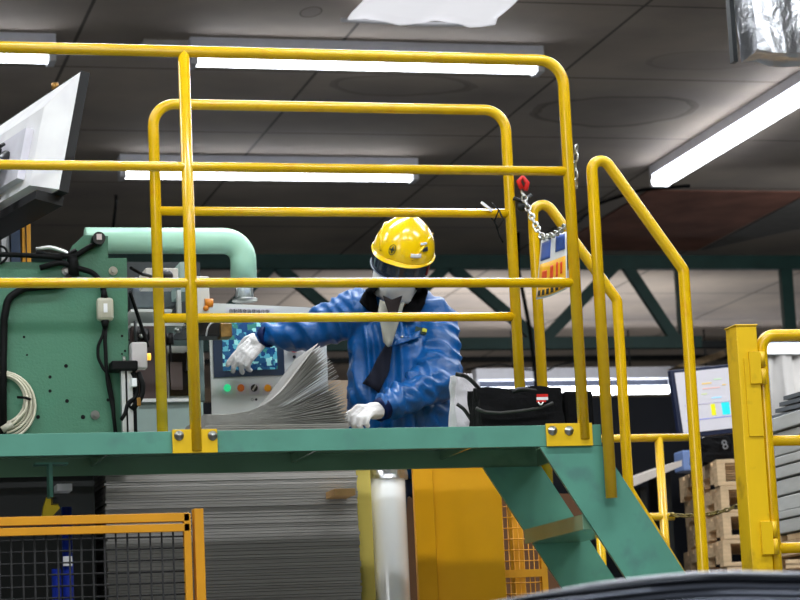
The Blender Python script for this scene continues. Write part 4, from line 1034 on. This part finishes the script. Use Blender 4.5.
jk = mat('jacket_blue', (3, 80, 146), .36, 0, .12, 9, bump=.3, bscale=34)
def folds(c, n):
    v = 0.0
    # sleeves / torso folds: stretched ridged noise
    q = Vector((c.x*9, c.y*7, c.z*7)); w1 = noise.noise(q*1.0)
    if c.x < 2.02:      # right sleeve: folds cross the arm
        v = .016*(1-abs(noise.noise(Vector((c.x*22+c.z*10, c.y*6, c.z*6)))*2.4)) - .006
    elif c.x > 2.25 or c.z < 2.50 and c.x > 2.12 and c.y < 8.05:
        v = .015*(1-abs(noise.noise(Vector((c.x*8-c.z*6, c.y*7, c.z*20+c.x*9)))*2.4)) - .008
    else:
        v = .019*(1-abs(noise.noise(Vector((c.x*24+3, c.y*6, c.z*4.5+c.x*3)))*2.4)) - .007
    return v + .005*w1
jack_s = [
    (A(400, 440, 8.22), .15, A(402, 352, 8.19), .145), (A(372, 438, 8.19), .085, A(378, 345, 8.16), .10), (A(434, 440, 8.21), .07, A(424, 345, 8.16), .095),
    (A(366, 315, 8.16), .072, A(434, 318, 8.16), .078), (A(384, 303, 8.17), .055, A(420, 305, 8.17), .058), (chest, .13, A(401, 315, 8.16), .085),
    (sh_r, .080, el_r, .066), (el_r, .066, wr_r+Vector((.015, 0, .004)), .046), (sh_l, .084, el_l, .078), (el_l, .078, wr_l+(el_l-wr_l)*.12, .045),
]
jacket = blob(jack_s, .0085, 'jacket', jk, root, disp=folds, smooth=3)
# cuffs
for wr_, el_ in ((wr_r, el_r), (wr_l, el_l)):
    d = (el_-wr_).normalized(); MB().tube([wr_+d*.0, wr_+d*.028], [.036, .040], 20).build('cuff', mat('dark_cuff', (10, 26, 70), .6), jacket)
# jacket collar (dark), shirt and open front flap
dc = mat('dark_collar', (3, 3, 6), .9)
def ptsY(lst): return [A(x, y, Y) for x, y, Y in lst]
from mathutils.bvhtree import BVHTree
_b = bmesh.new(); _b.from_mesh(jacket.data); _b.transform(Matrix.Translation(Vector(root.location))); JB = BVHTree.FromBMesh(_b); _b.free()
def onto(p, gap):
    d = (p-CAM).normalized(); h = JB.ray_cast(CAM+d*6, d)
    return h[0]-d*gap if h[0] is not None and abs(h[0].y-p.y) < .16 else p
def cloth(strip, th, name, m_, par):     # strip: list of rows of (px,py,Y)
    g = [[A(*p) for p in row] for row in strip]
    # subdivide rows linearly
    G = []
    for r1, r2 in zip(g, g[1:]):
        for k in range(4):
            f_ = k/4; G.append([a_.lerp(b_, f_) for a_, b_ in zip(r1, r2)])
    G.append(g[-1])
    G2 = []
    for row in G:
        nr = []
        for a_, b_ in zip(row, row[1:]):
            for k in range(4): nr.append(a_.lerp(b_, k/4))
        nr.append(row[-1]); G2.append([(onto(p, .008+th) if name in ('collar', 'flap_shade', 'pocket_flap') else p) + noise.noise_vector(p*14)*.002 for p in nr])
    return MB().surf(G2, th).build(name, m_, par)
cloth([[(380, 286, 8.06), (375, 300, 8.0), (380, 312, 8.0)], [(370, 287, 8.02), (366, 301, 7.98), (376, 314, 7.985)], [(364, 293, 8.04), (360, 303, 8.0), (368, 311, 7.99)]], .007, 'collar', dc, jacket)
cloth([[(416, 284, 8.04), (412, 298, 8.0), (398, 314, 7.985)], [(424, 286, 8.04), (420, 300, 8.0), (404, 320, 7.99)], [(428, 290, 8.06), (425, 304, 8.03), (412, 322, 8.01)]], .007, 'collar', dc, jacket)
cloth([[(380, 300, 8.02), (378, 312, 8.0), (384, 342, 8.025)], [(392, 306, 8.01), (391, 322, 8.01), (388, 347, 8.015)], [(404, 302, 8.03), (398, 322, 8.02), (391, 345, 8.025)]], .004, 'shirt', mat('shirt_beige', (160, 160, 150), .8), root)
cloth([[(383, 296, 8.0), (388, 312, 7.97)], [(392, 300, 7.98), (394, 322, 7.965)], [(402, 296, 8.0), (398, 312, 7.97)]], .004, 'neck_scarf', mat('scarf_dark', (34, 28, 28), .8), root)
cloth([[(386, 343, 8.03), (375, 364, 8.03), (363, 384, 8.03)], [(389, 344, 8.03), (382, 366, 8.02), (370, 387, 8.02)], [(392, 346, 8.03), (389, 370, 8.03), (379, 393, 8.03)]], .004, 'flap_shade', mat('flap_shade_navy', (8, 14, 34), .9), jacket)  # dark patch painting the shade under the open flap
cloth([[(386, 336, 7.975), (410, 328, 7.955), (434, 322, 8.0)], [(392, 340, 7.935), (412, 338, 7.93), (436, 336, 7.975)], [(372, 392, 7.93), (400, 388, 7.935), (430, 385, 7.975)]], .006, 'front_flap', jk, jacket) if False else None
# pocket flap / badge
cloth([[(396, 341, 7.94), (410, 334, 7.93), (420, 331, 7.945)], [(392, 347, 7.93), (407, 342, 7.92), (420, 338, 7.935)]], .005, 'pocket_flap', jk, jacket)
q = onto(A(402, 337, 8.0), .016); MB().ball(q, .006).build('snap_button', steel, jacket)
q = onto(A(422, 331, 8.0), .006)
MB().box(q, (.05, .006, .022), R=Matrix.Rotation(radians(12), 3, 'Y')).build('chest_badge', mat('badge_green', (24, 54, 44), .6), jacket)
MB().box(q+Vector((.008, -.005, .002)), (.016, .004, .012), R=Matrix.Rotation(radians(12), 3, 'Y')).build('badge_mark', mat('badge_yellow', (200, 200, 60), .6), jacket)

# trousers and shoes
tr = mat('trousers_navy', (26, 34, 56), .8)
blob([(pelv+Vector((-.04, 0, .02)), .12, pelv+Vector((.04, 0, .02)), .12), (hipL, .1, kL, .078), (kL, .078, aL+Vector((0, 0, .02)), .066), (hipR, .1, kR, .078), (kR, .078, aR+Vector((0, 0, .02)), .066)], .011, 'trousers', tr, root, disp=lambda c, n: .005*noise.noise(c*18))
for a_ in (aL, aR):
    blob([(a_+Vector((0, .02, -.03)), .042, a_+Vector((-.02, -.13, -.036)), .036), (a_+Vector((0, 0, .0)), .047, a_+Vector((0, 0, -.02)), .045)], .008, 'shoe', rubber, root)
gl = mat('glove_white', (236, 234, 234), .7, bump=.35, bscale=90)
blob(thin(hand_r(1.0), -.0022) + [(wr_r-Vector((-.012, 0, 0)), .031, wr_r+Vector((fr_d.x, .02, fr_d.z)).normalized()*.02, .030)], .0034, 'glove', gl, root, smooth=2, disp=lambda c, n: .0015*noise.noise(c*60))
blob(thin(hand_l(1.0), -.0022) + [(wr_l+(el_l-wr_l).normalized()*.012, .031, wr_l+Vector((-.02, -.005, 0)), .030)], .0034, 'glove', gl, root, smooth=2, disp=lambda c, n: .0015*noise.noise(c*60))

# mask
def hsurf(th0, th1, z0_, z1_, fr, off, nt_=16, nz=8):
    g = []
    for i in range(nt_+1):
        row = []
        for j in range(nz+1):
            a_ = th0+(th1-th0)*i/nt_; z = z0_+(z1_-z0_)*j/nz; row.append(fr(a_, z, off))
        g.append(row)
    return g
def mask_fr(a_, z, off):
    v = (z+.105)/.12; r = .058+.020*v; prot = .034*math.exp(-(a_/.55)**2)*sin(pi*min(1, max(0, .12+v*.75)))
    return hp((r+.008+off)*sin(a_)*1.0, .018+(r+off)*cos(a_)*1.05+prot, z - .012*(a_/1.2)**2*(1 if v < .5 else -.4))
MB().surf(hsurf(-1.25, 1.25, -.112, -.012, mask_fr, .006), .002).build('face_mask', mat('mask_white', (238, 236, 234), .75), root)
for s_ in (-1, 1): MB().tube([mask_fr(1.2*s_, -.01, .008), hp(.094*s_, .0, .005), hp(.095*s_, -.02, -.02), mask_fr(1.2*s_, -.085, .008)], .002, 6).build('ear_loop', white_p, root)
for s_ in (-1, 1):
    e_ = MB().ball(hp(.032*s_, .079, .008), .0115).build('eye', mat('eye_white', (220, 216, 210), .3), root)
    MB().ball(hp(.032*s_, .0875, .007), .0052).build('iris', mat('iris_brown', (40, 24, 16), .2), e_)
hr = mat('hair_black', (16, 14, 14), .6)
MB().surf([[hp((.088+.003)*sin(a_), -.012+(.098)*-cos(a_)*.95, z) for z in (-.055, -.02, .02, .05)] for a_ in [(-1.45+2.9*i/18) for i in range(19)]], .006).build('hair', hr, root)
# helmet
hm = mat('helmet_yellow', (250, 206, 6), .22, 0, .03, 10, coat=.8)
prof = MB(); g = []
nA = 48; nE = 16
def helm(a_, e_, off=0):
    # a_: azimuth (0 = front), e_: 0 rim .. 1 crown
    el = e_*pi/2; cx = .107+off; cy = .130+off; cz = .119+off
    x = cx*sin(a_)*cos(el); y = cy*cos(a_)*cos(el); z = cz*sin(el)
    ridge = .006*math.exp(-(x/.022)**2)*(1-e_*.3)
    drop = -.012*(1-e_)*(1-cos(a_))/2*1.6
    side = .012*(1-e_)*abs(sin(a_))*-.6
    return (x*(1+.0), y, z+.057+ridge*(e_) + drop + side)
hb = MB(); tb = bmesh.new()
def helm_shell(off, flip):
    rings = [[tb.verts.new(hp(*helm(2*pi*i/nA, e_/nE, off))) for i in range(nA)] for e_ in range(nE)]
    topv = tb.verts.new(hp(*helm(0, 1, off)))
    for e_ in range(nE-1):
        for i in range(nA):
            j = (i+1) % nA; tb.faces.new((rings[e_][i], rings[e_][j], rings[e_+1][j], rings[e_+1][i]))
    for i in range(nA): tb.faces.new((rings[-1][i], rings[-1][(i+1) % nA], topv))
    return rings[0]
ro = helm_shell(0, 0); ri = helm_shell(-.004, 1)
for i in range(nA): tb.faces.new((ro[i], ro[(i+1) % nA], ri[(i+1) % nA], ri[i]))
bmesh.ops.recalc_face_normals(tb, faces=tb.faces)
for f_ in tb.faces: f_.smooth = True
hb._add(tb); he = hb.build('helmet', hm, root)
# rim band and short front brim
rim = [hp(*[v*1.0 for v in helm(2*pi*i/nA, 0)]) for i in range(nA)]
MB().tube(rim, .005, 8, closed=True).build('rim', hm, he)
br = [[hp(*(Vector(helm(a_, 0))+Vector((sin(a_)*w, cos(a_)*w*1.0, -.018*w/.02*.5)))) for w in [k_*.013*max(.12, cos(a_*1.2)) for k_ in (0, .35, .7, 1)]] for a_ in [-1.15+2.3*i/20 for i in range(21)]]
MB().surf(br, .003).build('brim', hm, he)
# vents / side ridges
for s_ in (-1, 1):
    MB().tube([hp(*helm(s_*(.55), .12, .002)), hp(*helm(s_*.9, .32, .003)), hp(*helm(s_*1.5, .46, .003)), hp(*helm(s_*2.2, .36, .002))], .0045, 8).build('shell_ridge', hm, he)
# round green cross emblem on the front
em = mat('emblem_dark', (24, 44, 30), .5)
def hpatch(a0, e0, da, de, m_, name, off=.002, n=4):
    g_ = [[hp(*helm(a0+da*(i/n-.5), e0+de*(j/n-.5), off)) for j in range(n+1)] for i in range(n+1)]
    return MB().surf(g_, .001).build(name, m_, he)
ea = .14; ee = .22
hpatch(ea, ee, .022*2.2, .12, em, 'emblem_cross', .006); hpatch(ea, ee, .15, .034, em, 'emblem_cross', .006)
c_ = []
for i in range(20):
    an = 2*pi*i/20; c_.append(hp(*helm(ea+.105*cos(an), ee+.088*sin(an), .0065)))
MB().tube(c_, .0013, 6, closed=True).build('emblem_ring', em, he)
# side sticker: white wedge and dark lettering
hpatch(-.66, .20, .36, .07, white_p, 'white_sticker', .005); hpatch(-1.02, .30, .22, .07, mat('sticker_text', (30, 34, 50), .5), 'sticker_lettering', .005)
hpatch(-.98, .40, .3, .04, white_p, 'white_sticker', .005)
# dark visor / goggles
vs = mat('smoke_visor', (40, 52, 70), .12, 0, .05, 10, alpha=.82, coat=.6)
def visor_fr(a_, z, off): return hp((.102+off)*sin(a_), (.124+off)*cos(a_)*1.02, z)
MB().surf(hsurf(-1.45, 1.45, -.012, .052, visor_fr, -.001, 24, 4), .002).build('visor', vs, root)
MB().tube([visor_fr(a_, -.012, .001) for a_ in [-1.45+2.9*i/24 for i in range(25)]], .0022, 6).build('visor_edge', mat('visor_edge', (120, 132, 150), .3), root)
# chin strap
for s_ in (-1, 1):
    MB().tube([hp(.1*s_, .0, .04), hp(.093*s_, .02, -.03), hp(.066*s_, .045, -.085), hp(.02*s_, .06, -.112)], .004, 6).build('chin_strap', black, root)
MB().box(hp(-.100, .012, .012), (.006, .02, .05), R=HR).build('strap_fitting', mat('dark_red', (120, 20, 16), .5), root)

for m_ in bpy.data.materials:
    if m_.name in ('black_nylon', 'dark_collar', 'dark_cuff', 'scarf_dark', 'black_rubber', 'trousers_navy'):
        m_.node_tree.nodes['Principled BSDF'].inputs['Specular IOR Level'].default_value = .15
for o in bpy.data.objects:
    if '_o' in o: del o['_o']
